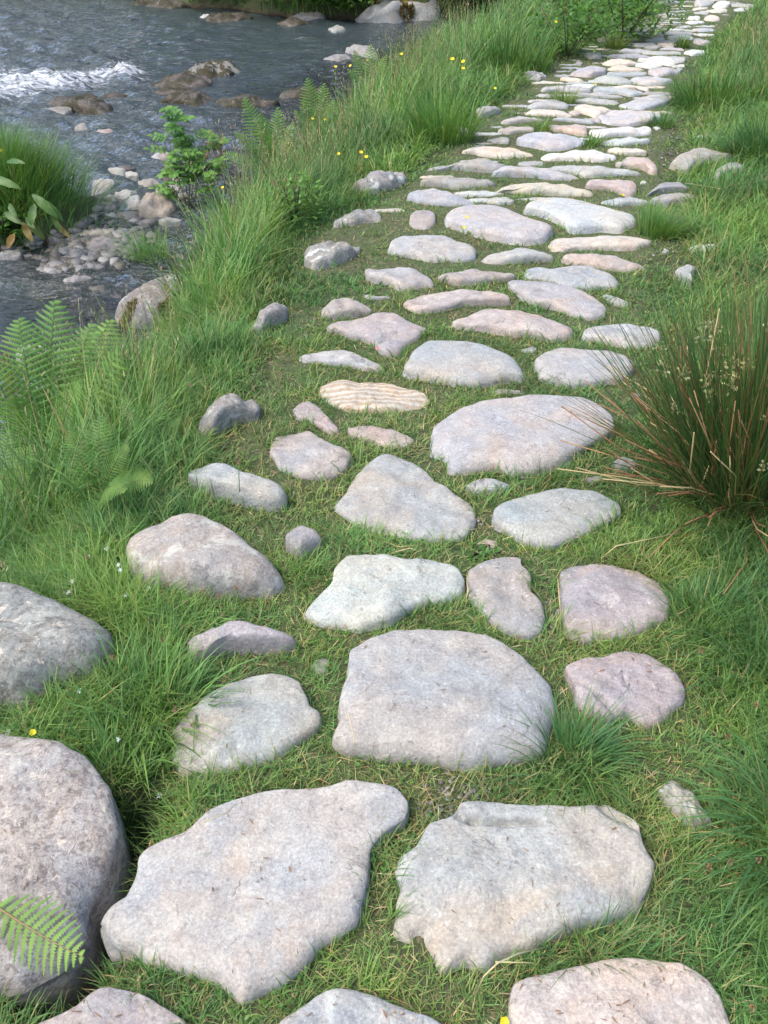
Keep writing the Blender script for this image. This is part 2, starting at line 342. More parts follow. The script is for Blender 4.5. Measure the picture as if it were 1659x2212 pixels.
def water_mat():
    m, nt, ns, ls = newmat('river water')
    tc = ns.new('ShaderNodeTexCoord')
    mp = ns.new('ShaderNodeMapping'); mp.inputs['Rotation'].default_value = (0, 0, R(-38)); mp.inputs['Scale'].default_value = (1, 2.4, 1); ls.new(tc.outputs['Object'], mp.inputs[0])
    v = mp.outputs[0]
    at = node(ns, 'ShaderNodeAttribute', attribute_name='tint'); sp = ns.new('ShaderNodeSeparateColor'); ls.new(at.outputs['Color'], sp.inputs[0])
    a = noise(ns, ls, v, 5, 3, .6, .6); b = noise(ns, ls, v, 14, 3, .6, .4); f = noise(ns, ls, v, 9, 6, .72, .6)
    h = math_(ns, ls, 'ADD', a.outputs['Fac'], math_(ns, ls, 'MULTIPLY', b.outputs['Fac'], .35))
    bp = ns.new('ShaderNodeBump'); bp.inputs['Distance'].default_value = .11
    ls.new(math_(ns, ls, 'ADD', .35, math_(ns, ls, 'MULTIPLY', sp.outputs[1], .65)), bp.inputs['Strength']); ls.new(h, bp.inputs['Height'])
    gl = ns.new('ShaderNodeBsdfGlossy'); gl.inputs['Roughness'].default_value = .06; gl.inputs[0].default_value = (.95, .97, 1, 1); ls.new(bp.outputs[0], gl.inputs['Normal'])
    tr = ns.new('ShaderNodeBsdfTransparent'); tr.inputs[0].default_value = (.60, .60, .54, 1)
    df = ns.new('ShaderNodeBsdfDiffuse'); df.inputs[0].default_value = (.055, .075, .080, 1)
    m0 = ns.new('ShaderNodeMixShader'); ls.new(math_(ns, ls, 'ADD', .06, math_(ns, ls, 'ADD', math_(ns, ls, 'MULTIPLY', sp.outputs[1], .20), math_(ns, ls, 'MULTIPLY', sp.outputs[2], .45)), True), m0.inputs[0])
    ls.new(tr.outputs[0], m0.inputs[1]); ls.new(df.outputs[0], m0.inputs[2])
    fr = ns.new('ShaderNodeFresnel'); fr.inputs[0].default_value = 1.42; ls.new(bp.outputs[0], fr.inputs['Normal'])
    m1 = ns.new('ShaderNodeMixShader'); ls.new(math_(ns, ls, 'MULTIPLY', fr.outputs[0], 1.0, True), m1.inputs[0]); ls.new(m0.outputs[0], m1.inputs[1]); ls.new(gl.outputs[0], m1.inputs[2])
    fo = ns.new('ShaderNodeBsdfDiffuse'); fo.inputs[0].default_value = (.62, .65, .68, 1)
    fm = math_(ns, ls, 'MULTIPLY', ramp(ns, ls, math_(ns, ls, 'ADD', math_(ns, ls, 'MULTIPLY', sp.outputs[0], .27), math_(ns, ls, 'MULTIPLY', f.outputs['Fac'], 1.0)), (.63, .95)), .92)
    m2 = ns.new('ShaderNodeMixShader'); ls.new(fm, m2.inputs[0]); ls.new(m1.outputs[0], m2.inputs[1]); ls.new(fo.outputs[0], m2.inputs[2])
    o = ns.new('ShaderNodeOutputMaterial'); ls.new(m2.outputs[0], o.inputs[0]); return m
M['water'] = water_mat()

# ------------------------------------------------------------------ ground, water, footpath bed
def grid_axis(a, b, step, grow, lo, hi):
    c = list(np.arange(a, b, step)); s = step
    while c[-1] < hi: s *= grow; c.append(c[-1] + s)
    s = step
    while c[0] > lo: s *= grow; c.insert(0, c[0] - s)
    return np.array(c)
def grid(X, Y, zf):
    xx, yy = np.meshgrid(X, Y); zz = zf(xx, yy); nx, ny = len(X), len(Y)
    V = np.stack([xx.ravel(), yy.ravel(), zz.ravel()], 1)
    i = np.arange(nx - 1)[None, :] + np.arange(ny - 1)[:, None] * nx
    Fa = np.stack([i, i + 1, i + nx + 1, i + nx], -1).reshape(-1, 4); return V, Fa
V, Fa = grid(np.unique(np.r_[grid_axis(-2.8, 3.0, .07, 1.06, -200, 200), np.arange(-.7, -.35, .03)]), np.unique(np.r_[grid_axis(.4, 8, .07, 1.035, -30, 300), np.arange(.6, 1.2, .04)]), T)
tag(link('ground', np_mesh('ground', V, Fa, M['ground'])), kind='structure')

FOAM = [un(x, y, WATER) for x, y in ((-90, 205), (20, 203), (60, 196), (110, 188), (160, 180), (205, 170), (240, 165))]
FOAM2 = [un(x, y, WATER) for x, y in ((-60, 160), (20, 168), (60, 176))]
FOAM3 = [un(x, y, WATER) for x, y in ((252, 142), (280, 138), (270, 155), (282, 168))]
def foam(x, y):
    return np.exp(-(dseg(x, y, FOAM) / .42) ** 2) + .75 * np.exp(-(dseg(x, y, FOAM2) / .40) ** 2) + .55 * np.exp(-(dseg(x, y, FOAM3) / .18) ** 2)
def calm(x, y):       # the still pool above the rocks and the small pool near the bank
    a = sm((x + 3.2 + .25 * (y - 10)) / 1.2) * sm((y - 8.6) / 1.2)
    b = np.exp(-(((x + 1.8) / .8) ** 2 + ((y - 4.3) / .55) ** 2) ** 2)
    return np.clip(a * .75 + b, 0, 1)
def wz(x, y):
    c = 1 - calm(x, y); u = .79 * x - .61 * y; v = .61 * x + .79 * y
    w = .028 * vn(u, v * 2.0, .42, 11) + .021 * vn(u, v * 2.2, .19, 12) + .008 * vn(u, v * 1.8, .09, 13)
    return WATER + w * (.42 + .95 * c) + foam(x, y) * (.05 + .04 * vn(x, y, .12, 14) + .02 * vn(x, y, .06, 15))
V, Fa = grid(grid_axis(-5.5, 1.5, .048, 1.09, -60, 20), grid_axis(3.4, 16, .045, 1.09, -4, 60), wz)
fz = np.clip(foam(V[:, 0], V[:, 1]), 0, 1); rz = 1 - calm(V[:, 0], V[:, 1])
C = np.stack([fz, rz, np.clip((WATER - T(V[:, 0], V[:, 1]) - .08) / .16, 0, 1), fz * 0 + 1], 1)
tag(link('river', np_mesh('river', V, Fa, M['water'], C)), kind='structure')

ys = np.arange(.35, 15.5, .06); k = 25
L_, R_ = np.interp(ys, *_XL) - .05, np.interp(ys, *_XR) + .05
xx = L_[:, None] + (R_ - L_)[:, None] * np.linspace(0, 1, k)[None]; yy = np.repeat(ys[:, None], k, 1)
xx = xx + .06 * vn(xx, yy, .2, 21) * np.where((np.arange(k) == 0) | (np.arange(k) == k - 1), 1, 0)
edge = np.minimum(np.arange(k), k - 1 - np.arange(k))[None] > 0
zz = T(xx, yy) + np.where(edge, .006, -.01)
i = np.arange(k - 1)[None] + np.arange(len(ys) - 1)[:, None] * k
path = tag(link('footpath', np_mesh('footpath', np.stack([xx.ravel(), yy.ravel(), zz.ravel()], 1), np.stack([i, i + 1, i + k + 1, i + k], -1).reshape(-1, 4), M['soil'])), kind='structure')

# ------------------------------------------------------------------ stones
COLS = {'g': (.355, .355, .35), 'b': (.315, .335, .355), 'p': (.335, .295, .305), 'k': (.43, .335, .305), 'c': (.50, .43, .345), 'w': (.43, .455, .445),
        'l': (.28, .265, .25), 'v': (.36, .345, .385), 'd': (.13, .12, .11), 't': (.365, .335, .305), 'm': (.115, .095, .07), 'G': (.29, .28, .275), 'W': (.52, .51, .49)}
TILES = {1: (0, 0, 2), 2: (829.5, 0, 2), 3: (0, 553, 2), 4: (829.5, 553, 2), 5: (0, 1106, 2), 6: (829.5, 1106, 2), 7: (0, 1659, 2), 8: (829.5, 1659, 2),
         'D': (0, 0, 1), 'F': (1244.25, 0, 4), 'E': (1036.9, 138.25, 4), 'H': (1036.9, 276.5, 4), 'G': (1244.25, 276.5, 4), 'J': (622.1, 414.75, 4),
         'K': (622.1, 553, 4), 'S': (0, 276.5, 4), 'Q': (0, 553, 4), 'L': (414.75, 276.5, 4), 'N': (829.5, 0, 4)}
FOOT = []     # world outlines on the land, for keeping grass roots off the stones
def crom(P, n):
    P = np.asarray(P, float); m = len(P); out = []; lin = []
    for i in range(m):
        a, b, c, d = P[i - 1], P[i], P[(i + 1) % m], P[(i + 2) % m]
        for t in np.linspace(0, 1, 12, endpoint=False):
            out.append(.5 * (2 * b + (c - a) * t + (2 * a - 5 * b + 4 * c - d) * t * t + (3 * b - a - 3 * c + d) * t ** 3)); lin.append(b + (c - b) * t)
    out = np.array(out) * .40 + np.array(lin) * .60; e = np.r_[out, out[:1]]
    s = np.r_[0, np.cumsum(np.hypot(*np.diff(e, axis=0)[:, :2].T))]; q = np.linspace(0, s[-1], n, endpoint=False)
    return np.stack([np.interp(q, s, e[:, k]) for k in range(P.shape[1])], 1)
NSTONE = [0]
def stone(pts, tile, colr, H=.05, p=4.0, z0=None, name='stone', parent=None, props=None, label=None, cat=None, group=None, grooves=(), sink=.08, rough=1.0, smooth=False):
    NSTONE[0] += 1; sd_ = NSTONE[0]
    ox, oy, q = TILES[tile]; P = [(ox + a / q, oy + b / q) for a, b in pts]
    pa = np.array(P); y0, y1 = pa[:, 1].min(), pa[:, 1].max(); cx, cy = pa[:, 0].mean(), pa[:, 1].mean()
    if z0 is None: z0 = hit(cx, min(cy + .25 * (y1 - cy), 2212))[2] if parent is None else float(T(*un(cx, cy)))
    if parent is not None: H *= .62 if un(cx, cy)[1] < 3.2 else .8
    # height cannot exceed what the foreshortened outline allows
    ya, yb = un(cx, y1, z0)[1], un(cx, y0, z0)[1]; slope = (CH - z0) / max(yb, .3)
    H = min(H, .55 * (yb - ya) * slope)
    W_ = []
    for x, y in P:
        t = (y1 - y) / max(1e-6, y1 - y0); lf = .80 * H * float(sm(t * 1.25 - .12)); W_.append(un(x, y, z0 + lf) + (lf,))
    sa = sum(W_[i - 1][0] * W_[i][1] - W_[i][0] * W_[i - 1][1] for i in range(len(W_)))
    if sa < 0: W_.reverse()
    size = math.sqrt(max(1e-5, abs(sum(W_[i - 1][0] * W_[i][1] - W_[i][0] * W_[i - 1][1] for i in range(len(W_)))) / 2))
    near = math.hypot(*np.mean(W_, 0)[:2]); res = size / near
    if res > .22: Mn, Kn = 150, 46
    elif res > .09: Mn, Kn = 84, 22
    elif res > .035: Mn, Kn = 48, 13
    else: Mn, Kn = 28, 9
    O = crom(W_, Mn); LF = O[:, 2]; O = O[:, :2]; c0 = O.mean(0); O = c0 + (O - c0) * (1.015 if res > .09 else 1.05 if res > .05 else 1.11)
    p = max(p * 1.6, 5.0)
    wob = vn(O[:, 0], O[:, 1], .05 + size * .08, sd_) * size * .013 * rough + vn(O[:, 0], O[:, 1], .02 + size * .02, sd_ + 5) * size * .008 * rough
    dr = O - c0; ln = np.hypot(*dr.T)[:, None] + 1e-6; O = O + dr / ln * wob[:, None]
    rs = 1 - (1 - np.linspace(0, 1, Kn)[1:]) ** 1.5
    X = []; Y = []; Z = []
    X.append([c0[0]]); Y.append([c0[1]]); Z.append([H])
    for r in rs:
        xy = c0 + (O - c0) * (1 - .015 * (r == 1)) * r
        z = LF + (H - LF) * (max(0, 1 - r ** p)) ** (1 / 2.6)
        X.append(xy[:, 0]); Y.append(xy[:, 1]); Z.append(z)
    fl_ = z0 < -.45
    for dz, ex, kl in ((-.04, 1.004, .8), (-.25, 1.01 + .1 * fl_, .35), (-1, .99 + .4 * fl_, 0)):
        xy = c0 + (O - c0) * ex; X.append(xy[:, 0]); Y.append(xy[:, 1]); Z.append(dz * sink + LF * kl)
    X = np.concatenate(X); Y = np.concatenate(Y); Z = np.concatenate(Z) + z0
    a = size * rough; top = sm((Z - z0 + .01) / (.5 * H + .01))
    tilt = (vn(sd_ * 3.1, 0.5, 1, 77) * (X - c0[0]) + vn(sd_ * 1.7, 9.5, 1, 78) * .5 * (Y - c0[1])) * .06
    Z = Z + top * (a * .035 * vn(X, Y, size * .33, sd_ + 1) + a * .018 * vn(X, Y, size * .14 + .01, sd_ + 2) + a * .007 * vn(X, Y, size * .06 + .006, sd_ + 3)
                   + .0012 * vn(X, Y, .009, sd_ + 4)
                   + (rough > 1.2) * size * (.07 * (.4 - np.abs(vn(X, Y, size * .30, sd_ + 6))) + .05 * (.4 - np.abs(vn(X, Y, size * .13, sd_ + 7))))) * (1.0 if not smooth else .35)
    if not smooth and H > .03:      # planar facets: flatten the stone a little against a few random planes
        for q_ in range(7 if rough > 1.2 else 3):
            th = 2 * math.pi * _h(np.int64(sd_), np.int64(q_), np.int64(1), 5); off = size * (.18 + .18 * _h(np.int64(sd_), np.int64(q_), np.int64(2), 5))
            d_ = (X - c0[0]) * math.cos(th) + (Y - c0[1]) * math.sin(th) - off
            Z = Z - top * np.minimum(np.clip(d_, 0, 1) * (.5 if rough > 1.2 else .15) * min(1, H / (size * .2 + .01)), .16 * H)
    Z = Z + tilt * top
    # sideways unevenness of the flanks
    fl = 1 - top; s1 = vn(X, Y, .05 + size * .1, sd_ + 8, Z) * size * .02 * rough
    dx = X - c0[0]; dy = Y - c0[1]; l2 = np.hypot(dx, dy) + 1e-6; X = X + dx / l2 * s1 * fl; Y = Y + dy / l2 * s1 * fl
    for g in grooves:
        (ax, ay), (bx, by), wd, dp = g
        A = un(ox + ax / q, oy + ay / q, z0 + H * .9); B = un(ox + bx / q, oy + by / q, z0 + H * .9)
        dd = dseg(X + .006 * vn(X, Y, .03, 55), Y, [A, B]); Z = Z - dp * np.exp(-(dd / wd) ** 2) * top
    V = np.stack([X - c0[0], Y - c0[1], Z - z0], 1)
    # faces (triangles at the centre kept as quads with a repeated centre avoided by tri list)
    j = np.arange(Mn); jn = (j + 1) % Mn
    cen = np.stack([np.zeros(Mn, int), 1 + j, 1 + jn], 1); body = []
    for kx in range(Kn - 1 + 3 - 1):
        b = 1 + kx * Mn; body.append(np.stack([b + j, b + Mn + j, b + jn], 1)); body.append(np.stack([b + jn, b + Mn + j, b + Mn + jn], 1))
    Fa = np.concatenate([cen] + body)
    o = link(name, np_mesh(name, V, Fa, M['stone']), parent, (c0[0], c0[1], z0))
    cc = (lambda k_: k_ * .62 + k_.mean() * .38)(np.array(COLS[colr])) * (.92, .925, .905) * (.74 if z0 < -.45 else 1) * (1 + .16 * float(sm((un(cx, cy)[1] - 3.5) / 4)) * (parent is not None)) * (1 + .10 * (rng.random() - .5)) * (1 + .05 * (rng.random(3) - .5)); o.color = (*cc, 1)  # path stones pale with distance: glare painted into their colour
    pr = dict(speckle=0., lichen=.12, weather=.5, pits=.3, band=0., moss=0., wet=0.); pr.update(props or {})
    for kk, vv in pr.items(): o[kk] = float(vv)
    if label: o['label'] = label
    if cat: o['category'] = cat
    if group: o['group'] = group
    if z0 > -.45: FOOT.append(c0 + (O - c0) * .975)
    return o

# path stones: (tile, outline, colour, height, profile power, extra)
PS = [
 (8, [(50,460),(75,395),(130,350),(200,250),(300,205),(350,150),(430,138),(600,150),(760,160),(900,150),(970,137),(1040,180),(1100,240),(1108,340),(1150,420),(1130,560),(1100,630),(980,670),(840,710),(720,760),(600,810),(490,850),(440,895),(340,880),(250,900),(195,850),(120,790),(38,750),(42,690),(50,620),(78,540)], 'g', .085, 8,
   dict(props=dict(lichen=.1, weather=.5, speckle=.12, pits=.1), grooves=[((390,214),(650,226),.008,.022),((330,190),(390,214),.010,.02),((172,800),(165,700),.012,.03),((440,900),(500,830),.01,.02),((950,150),(1090,250),.01,.012),((340,880),(360,820),.012,.02)], label='broad grey slab with a ledge and split along its top edge')),
 (8, [(560,940),(620,890),(760,860),(950,828),(1100,825),(1280,850),(1390,910),(1450,990),(1480,1080),(1510,1220),(1300,1330),(900,1360),(620,1320),(545,1130)], 'c', .08, 3.4, dict(props=dict(speckle=.25, weather=.4), label='warm cream rounded stone')),
 ('D', [(605,2212),(650,2179),(700,2144),(740,2139),(800,2149),(860,2175),(930,2200),(985,2235),(960,2330),(780,2390),(640,2350),(590,2270)], 'b', .06, 5, dict(props=dict(lichen=.35))),
 ('D', [(70,2212),(160,2175),(215,2140),(245,2138),(300,2150),(340,2175),(400,2212),(430,2290),(380,2370),(200,2400),(50,2330)], 'p', .05, 6, {}),
 (7, [(440,690),(480,630),(560,570),(600,500),(610,400),(650,350),(820,270),(900,200),(1040,150),(1150,118),(1290,95),(1420,82),(1500,55),(1600,66),(1700,90),(1765,150),(1740,225),(1640,300),(1600,360),(1585,500),(1560,600),(1545,700),(1400,790),(1330,870),(1240,940),(1050,1030),(950,940),(820,910),(700,870),(640,850),(600,810),(500,790)], 'g', .075, 8,
   dict(props=dict(speckle=.12, weather=.35, pits=.35, lichen=.15), smooth=True, label='very large pale grey slab, irregular seven-sided')),
 (5, [(740,960),(790,890),(900,790),(1000,730),(1080,700),(1220,700),(1290,740),(1325,800),(1340,850),(1390,890),(1380,950),(1300,1020),(1200,1088),(1120,1118),(1000,1138),(880,1156),(790,1148),(744,1088)], 'g', .07, 5.5, dict(props=dict(speckle=.15, lichen=.2, weather=.4))),
 ('D', [(760,1410),(800,1385),(850,1368),(920,1360),(985,1362),(1050,1375),(1110,1405),(1160,1445),(1190,1480),(1195,1540),(1190,1590),(1175,1640),(1120,1660),(1000,1672),(900,1665),(820,1650),(750,1645),(722,1620),(738,1570),(735,1540),(745,1480),(755,1440)], 'g', .12, 3.2, dict(props=dict(weather=.55, lichen=.1, pits=.15), smooth=True, label='big domed grey boulder-like stone stained rusty and dark at one side')),
 (5, [(1350,660),(1390,630),(1420,650),(1415,700),(1370,710)], 'G', .02, 3, {}),
 ('D', [(655,1331),(675,1296),(715,1261),(720,1236),(750,1201),(790,1197),(859,1206),(910,1210),(960,1208),(990,1221),(1005,1246),(1000,1276),(960,1301),(915,1311),(880,1331),(845,1356),(775,1370),(740,1362),(680,1352)], 'w', .07, 5, dict(props=dict(lichen=.3, weather=.35))),
 (6, [(355,310),(370,260),(440,215),(530,197),(590,200),(595,230),(635,270),(640,350),(680,400),(695,480),(680,540),(620,560),(520,530),(470,500),(400,440),(370,380)], 'p', .045, 8, dict(props=dict(weather=.2, lichen=.05), label='pinkish wedge-shaped flat stone')),
 (6, [(765,250),(830,228),(960,225),(1100,250),(1200,310),(1240,380),(1230,470),(1130,520),(1030,560),(850,575),(780,530),(770,440),(760,340)], 'p', .05, 6, dict(props=dict(weather=.3, lichen=.1), label='mauve half-round flat stone')),
 (6, [(785,670),(860,630),(960,620),(1060,595),(1140,600),(1200,640),(1270,690),(1300,760),(1290,840),(1230,900),(1180,940),(1110,950),(1040,900),(960,940),(870,900),(830,860),(820,780)], 'p', .065, 6, dict(props=dict(weather=.5), grooves=[((930,800),(1040,880),.008,.02),((1040,880),(1110,945),.012,.03),((1035,700),(1055,745),.005,.008),((850,740),(930,800),.006,.008)], label='chipped pinkish stone with a dark crack in front')),
 (6, [(400,150),(440,120),(480,130),(495,155),(450,170)], 'k', .025, 3, {}),
 ('D', [(722,1101),(745,1075),(765,1030),(800,1000),(830,984),(870,990),(900,1005),(930,1030),(945,1045),(980,1070),(1015,1095),(1030,1115),(1025,1150),(1000,1175),(940,1180),(860,1170),(790,1155),(750,1130)], 'g', .055, 6, dict(props=dict(pits=.6, lichen=.1, weather=.3), label='pale grey flat-faced pentagonal stone')),
 ('D', [(1065,1110),(1090,1090),(1130,1075),(1180,1062),(1215,1055),(1250,1058),(1290,1062),(1335,1085),(1340,1110),(1310,1135),(1260,1165),(1190,1195),(1130,1185),(1090,1160),(1068,1135)], 'b', .06, 4.5, dict(smooth=True)),
 (4, [(205,800),(210,750),(270,700),(330,660),(440,630),(560,620),(700,612),(850,622),(930,650),(985,700),(990,760),(930,810),(860,860),(790,910),(650,960),(560,970),(470,945),(380,950),(290,950),(270,890),(210,860)], 'v', .09, 4.5, dict(smooth=True, props=dict(pits=.4, lichen=.08, weather=.4), label='wide blue-grey smooth stone, largest of the middle path')),
 (4, [(360,1000),(400,972),(460,966),(520,985),(540,1010),(500,1030),(400,1040),(365,1030)], 'v', .04, 3, {}),
 (3, [(1165,850),(1175,790),(1220,760),(1330,750),(1400,800),(1480,840),(1520,880),(1495,940),(1450,970),(1380,985),(1270,970),(1210,940),(1190,890)], 'p', .05, 7, dict(props=dict(weather=.35))),
 (3, [(1275,670),(1330,635),(1370,650),(1420,710),(1460,770),(1420,775),(1360,735),(1290,705)], 'p', .04, 4, {}),
 ('D', [(690,840),(705,825),(740,818),(790,822),(850,828),(900,840),(925,860),(930,875),(900,892),(820,900),(750,895),(715,880),(695,860)], 'c', .055, 4, dict(props=dict(band=1., weather=.15, lichen=0, pits=0), label='cream stone with fine tan bands')),
 ('D', [(757,930),(790,925),(820,925),(860,935),(890,950),(875,970),(850,972),(800,960),(765,945)], 'k', .03, 4, {}),
 (4, [(85,490),(130,410),(200,365),(330,370),(440,390),(540,440),(600,520),(600,560),(520,560),(400,585),(300,575),(200,550),(100,520)], 'b', .09, 3.6, dict(smooth=True, props=dict(weather=.2, lichen=.05, pits=.1), label='smooth rounded blue-grey stone')),
 (4, [(660,450),(700,420),(760,402),(850,405),(960,415),(1040,440),(1075,480),(1060,520),(1010,560),(900,575),(800,580),(720,565),(670,540)], 'g', .07, 4, dict(smooth=True)),
 (4, [(590,410),(640,392),(660,405),(640,425),(600,425)], 'b', .02, 3, {}),
 (4, [(465,595),(490,577),(600,585),(600,600),(500,607)], 'v', .02, 3, {}),
 (4, [(860,340),(890,310),(960,295),(1080,295),(1180,320),(1190,360),(1150,400),(1050,410),(940,380),(880,370)], 'g', .055, 4, dict(props=dict(pits=.9, lichen=.3))),
 (4, [(300,300),(330,265),(420,240),(560,235),(660,245),(760,285),(815,320),(800,360),(720,380),(620,360),(550,355),(450,335),(370,320)], 'k', .06, 5, dict(props=dict(pits=.6, weather=.6), label='long pinkish stone with a darker pitted near edge')),
 (4, [(85,220),(100,190),(160,165),(300,155),(450,152),(530,165),(540,205),(460,215),(330,225),(250,250),(150,255)], 'k', .05, 5, {}),
 (4, [(540,120),(570,107),(640,112),(760,125),(830,155),(920,200),(955,235),(945,270),(890,285),(800,265),(720,230),(640,210),(610,175)], 'g', .05, 5, {}),
 (4, [(615,60),(650,45),(800,50),(900,48),(950,75),(1005,125),(1000,155),(900,155),(800,155),(740,130),(680,110),(620,95)], 'b', .04, 7, {}),
 ('D', [(1222,555),(1240,548),(1300,553),(1360,568),(1388,585),(1355,592),(1300,585),(1250,572)], 'k', .045, 3, {}),
 (4, [(950,170),(1000,180),(1050,215),(1050,235),(1010,225),(970,200)], 'b', .03, 4, {}),
 (4, [(570,160),(590,165),(610,200),(600,207)], 'b', .02, 4, {}),
 ('K', [(300,500),(340,440),(400,390),(500,372),(600,400),(680,450),(712,490),(650,528),(500,548),(380,560),(310,550)], 'p', .055, 4, {}),
 ('K', [(330,610),(400,585),(500,565),(650,550),(725,500),(800,475),(900,490),(1000,540),(1100,575),(1200,590),(1180,630),(1110,710),(1040,770),(990,830),(960,880),(860,890),(790,850),(740,780),(650,735),(560,710),(450,660),(380,640)], 'p', .06, 6, dict(props=dict(weather=.5), grooves=[((750,740),(960,650),.012,.02)], label='split mauve stone with a step across it')),
 ('K', [(125,880),(180,850),(300,835),(480,828),(600,850),(700,890),(780,940),(800,985),(750,1005),(640,995),(500,970),(400,955),(250,935),(150,930)], 'g', .05, 3.6, {}),
 ('J', [(690,675),(800,672),(960,665),(1090,670),(1190,710),(1235,790),(1240,830),(1130,855),(1030,875),(950,870),(900,830),(820,790),(720,740)], 'g', .055, 4.5, {}),
 ('J', [(650,890),(740,905),(870,910),(870,935),(720,945)], 'g', .02, 4, {}),
 ('J', [(910,430),(960,400),(1100,390),(1300,385),(1430,405),(1540,450),(1610,510),(1620,590),(1560,625),(1400,630),(1230,630),(1100,600),(930,570),(880,520),(890,480)], 'g', .065, 4, dict(props=dict(weather=.5, pits=.5))),
 ('J', [(1060,220),(1110,175),(1160,165),(1250,170),(1270,250),(1260,300),(1180,325),(1110,325),(1060,290)], 'p', .04, 5, {}),
 (4, [(245,95),(290,72),(400,62),(540,68),(555,90),(500,110),(430,130),(330,135),(270,115)], 'p', .05, 4, {}),
 (4, [(425,30),(460,5),(500,-15),(590,-28),(690,-10),(725,15),(700,30),(600,38),(500,45),(440,42)], 'g', .055, 3.5, {}),
 ('H', [(625,1000),(640,955),(700,938),(850,945),(1050,950),(1200,938),(1330,945),(1420,975),(1445,1005),(1390,1045),(1290,1085),(1150,1080),(1000,1070),(850,1075),(720,1090),(640,1085)], 'c', .06, 4, dict(props=dict(weather=.5, pits=.3), label='long cream log-shaped stone lying across the path')),
 ('H', [(395,700),(430,670),(520,625),(600,612),(760,615),(900,640),(1050,680),(1200,735),(1310,780),(1330,830),(1290,880),(1200,920),(1050,905),(900,920),(780,920),(700,860),(620,790),(540,740),(450,715)], 'w', .07, 4.5, dict(props=dict(pits=1., lichen=.1), smooth=True, label='pale stone peppered with small pits')),
 (2, [(270,940),(310,910),(380,893),(470,893),(560,920),(640,960),(700,985),(720,1005),(680,1050),(600,1060),(500,1045),(400,1020),(330,985),(280,965)], 'v', .065, 4.5, dict(smooth=True, props=dict(weather=.15), label='smooth lilac-grey oval stone')),
 ('H', [(1050,660),(1080,625),(1180,602),(1310,600),(1400,625),(1450,670),(1400,685),(1300,680),(1200,695),(1100,680)], 'b', .045, 3.5, {}),
 ('G', [(645,660),(720,610),(800,570),(900,552),(1000,575),(1030,620),(980,655),(860,670),(780,685),(690,680)], 'G', .055, 3.5, dict(props=dict(lichen=.3))),
 ('G', [(605,610),(640,560),(720,500),(800,467),(900,480),(960,520),(950,545),(820,540),(740,560),(670,585)], 'G', .05, 3.5, {}),
 ('H', [(930,490),(960,445),(1060,442),(1200,450),(1290,470),(1335,530),(1330,580),(1280,600),(1200,575),(1110,530),(1000,510)], 'k', .055, 4.5, dict(label='salmon-pink stone', props=dict(pits=.5))),
 ('H', [(150,590),(200,540),(300,490),(420,473),(600,478),(750,490),(850,530),(950,580),(930,597),(800,600),(700,600),(560,595),(420,590),(250,580)], 'c', .055, 3.5, {}),
 ('H', [(600,355),(680,328),(850,325),(1050,340),(1200,355),(1360,395),(1330,415),(1200,425),(1050,435),(900,440),(820,400),(700,370)], 'g', .05, 3.5, {}),
 ('H', [(140,410),(200,360),(300,342),(430,348),(600,360),(700,390),(830,430),(855,455),(750,465),(600,460),(450,440),(300,430)], 'v', .055, 3.5, {}),
 (2, [(200,735),(280,720),(340,700),(400,685),(440,690),(500,720),(520,740),(480,755),(400,750),(300,740),(230,745)], 'G', .06, 3, dict(props=dict(lichen=.4))),
 (2, [(170,795),(220,770),(340,768),(440,780),(470,800),(420,815),(330,825),(260,815)], 'G', .055, 3.5, {}),
 (2, [(110,850),(140,825),(190,820),(270,835),(340,860),(385,890),(330,900),(220,895),(150,880)], 'b', .05, 3.5, {}),
 ('H', [(70,640),(120,605),(220,605),(290,640),(270,670),(150,675)], 'g', .03, 4, {}),
 ('H', [(335,320),(370,292),(530,292),(540,340),(450,350),(350,340)], 'p', .03, 5, {}),
 ('H', [(555,240),(590,205),(700,210),(850,200),(1000,190),(1060,215),(1130,240),(1155,275),(1100,305),(980,310),(850,295),(750,290),(600,290),(565,270)], 'W', .06, 4, dict(props=dict(weather=.3), label='whitish stone with a lumpy top')),
 (2, [(350,655),(390,638),(470,635),(580,645),(620,665),(635,680),(560,690),(480,690),(400,670)], 'c', .05, 3.5, {}),
 ('H', [(340,110),(400,60),(500,45),(570,50),(620,75),(760,68),(860,85),(920,130),(860,165),(750,190),(600,200),(500,175),(400,150)], 'v', .06, 3.5, {}),
 ('H', [(1040,130),(1100,110),(1220,85),(1300,85),(1400,110),(1465,125),(1400,145),(1300,160),(1200,175),(1100,170)], 'w', .05, 3.5, {}),
 ('H', [(965,45),(1000,25),(1150,10),(1300,-10),(1430,-25),(1465,10),(1440,50),(1350,75),(1200,85),(1050,105),(980,90)], 'W', .05, 4, {}),
 ('H', [(1120,190),(1200,170),(1300,180),(1400,200),(1430,240),(1350,240),(1230,245),(1150,230)], 'c', .04, 4, {}),
 ('H', [(1190,290),(1240,270),(1320,248),(1430,255),(1470,300),(1510,360),(1520,405),(1460,405),(1400,365),(1300,350),(1210,320)], 'k', .06, 3.6, dict(props=dict(pits=.6))),
 ('H', [(1385,480),(1410,455),(1440,475),(1430,495),(1395,500)], 'w', .02, 3, {}),
 ('E', [(600,530),(650,515),(740,530),(830,525),(900,545),(915,600),(910,635),(830,625),(750,600),(650,575)], 'k', .05, 3.6, {}),
 ('E', [(165,600),(220,560),(330,542),(450,545),(465,590),(360,600),(260,615)], 'k', .045, 3.6, {}),
 ('E', [(60,675),(130,640),(220,635),(245,660),(240,695),(150,695)], 'g', .04, 3.6, {}),
 ('E', [(185,520),(260,475),(350,450),(460,455),(540,475),(450,500),(350,515),(250,525)], 'g', .055, 3.4, {}),
 ('E', [(640,475),(700,465),(820,470),(900,485),(975,510),(960,525),(850,520),(750,500)], 'b', .04, 3.6, {}),
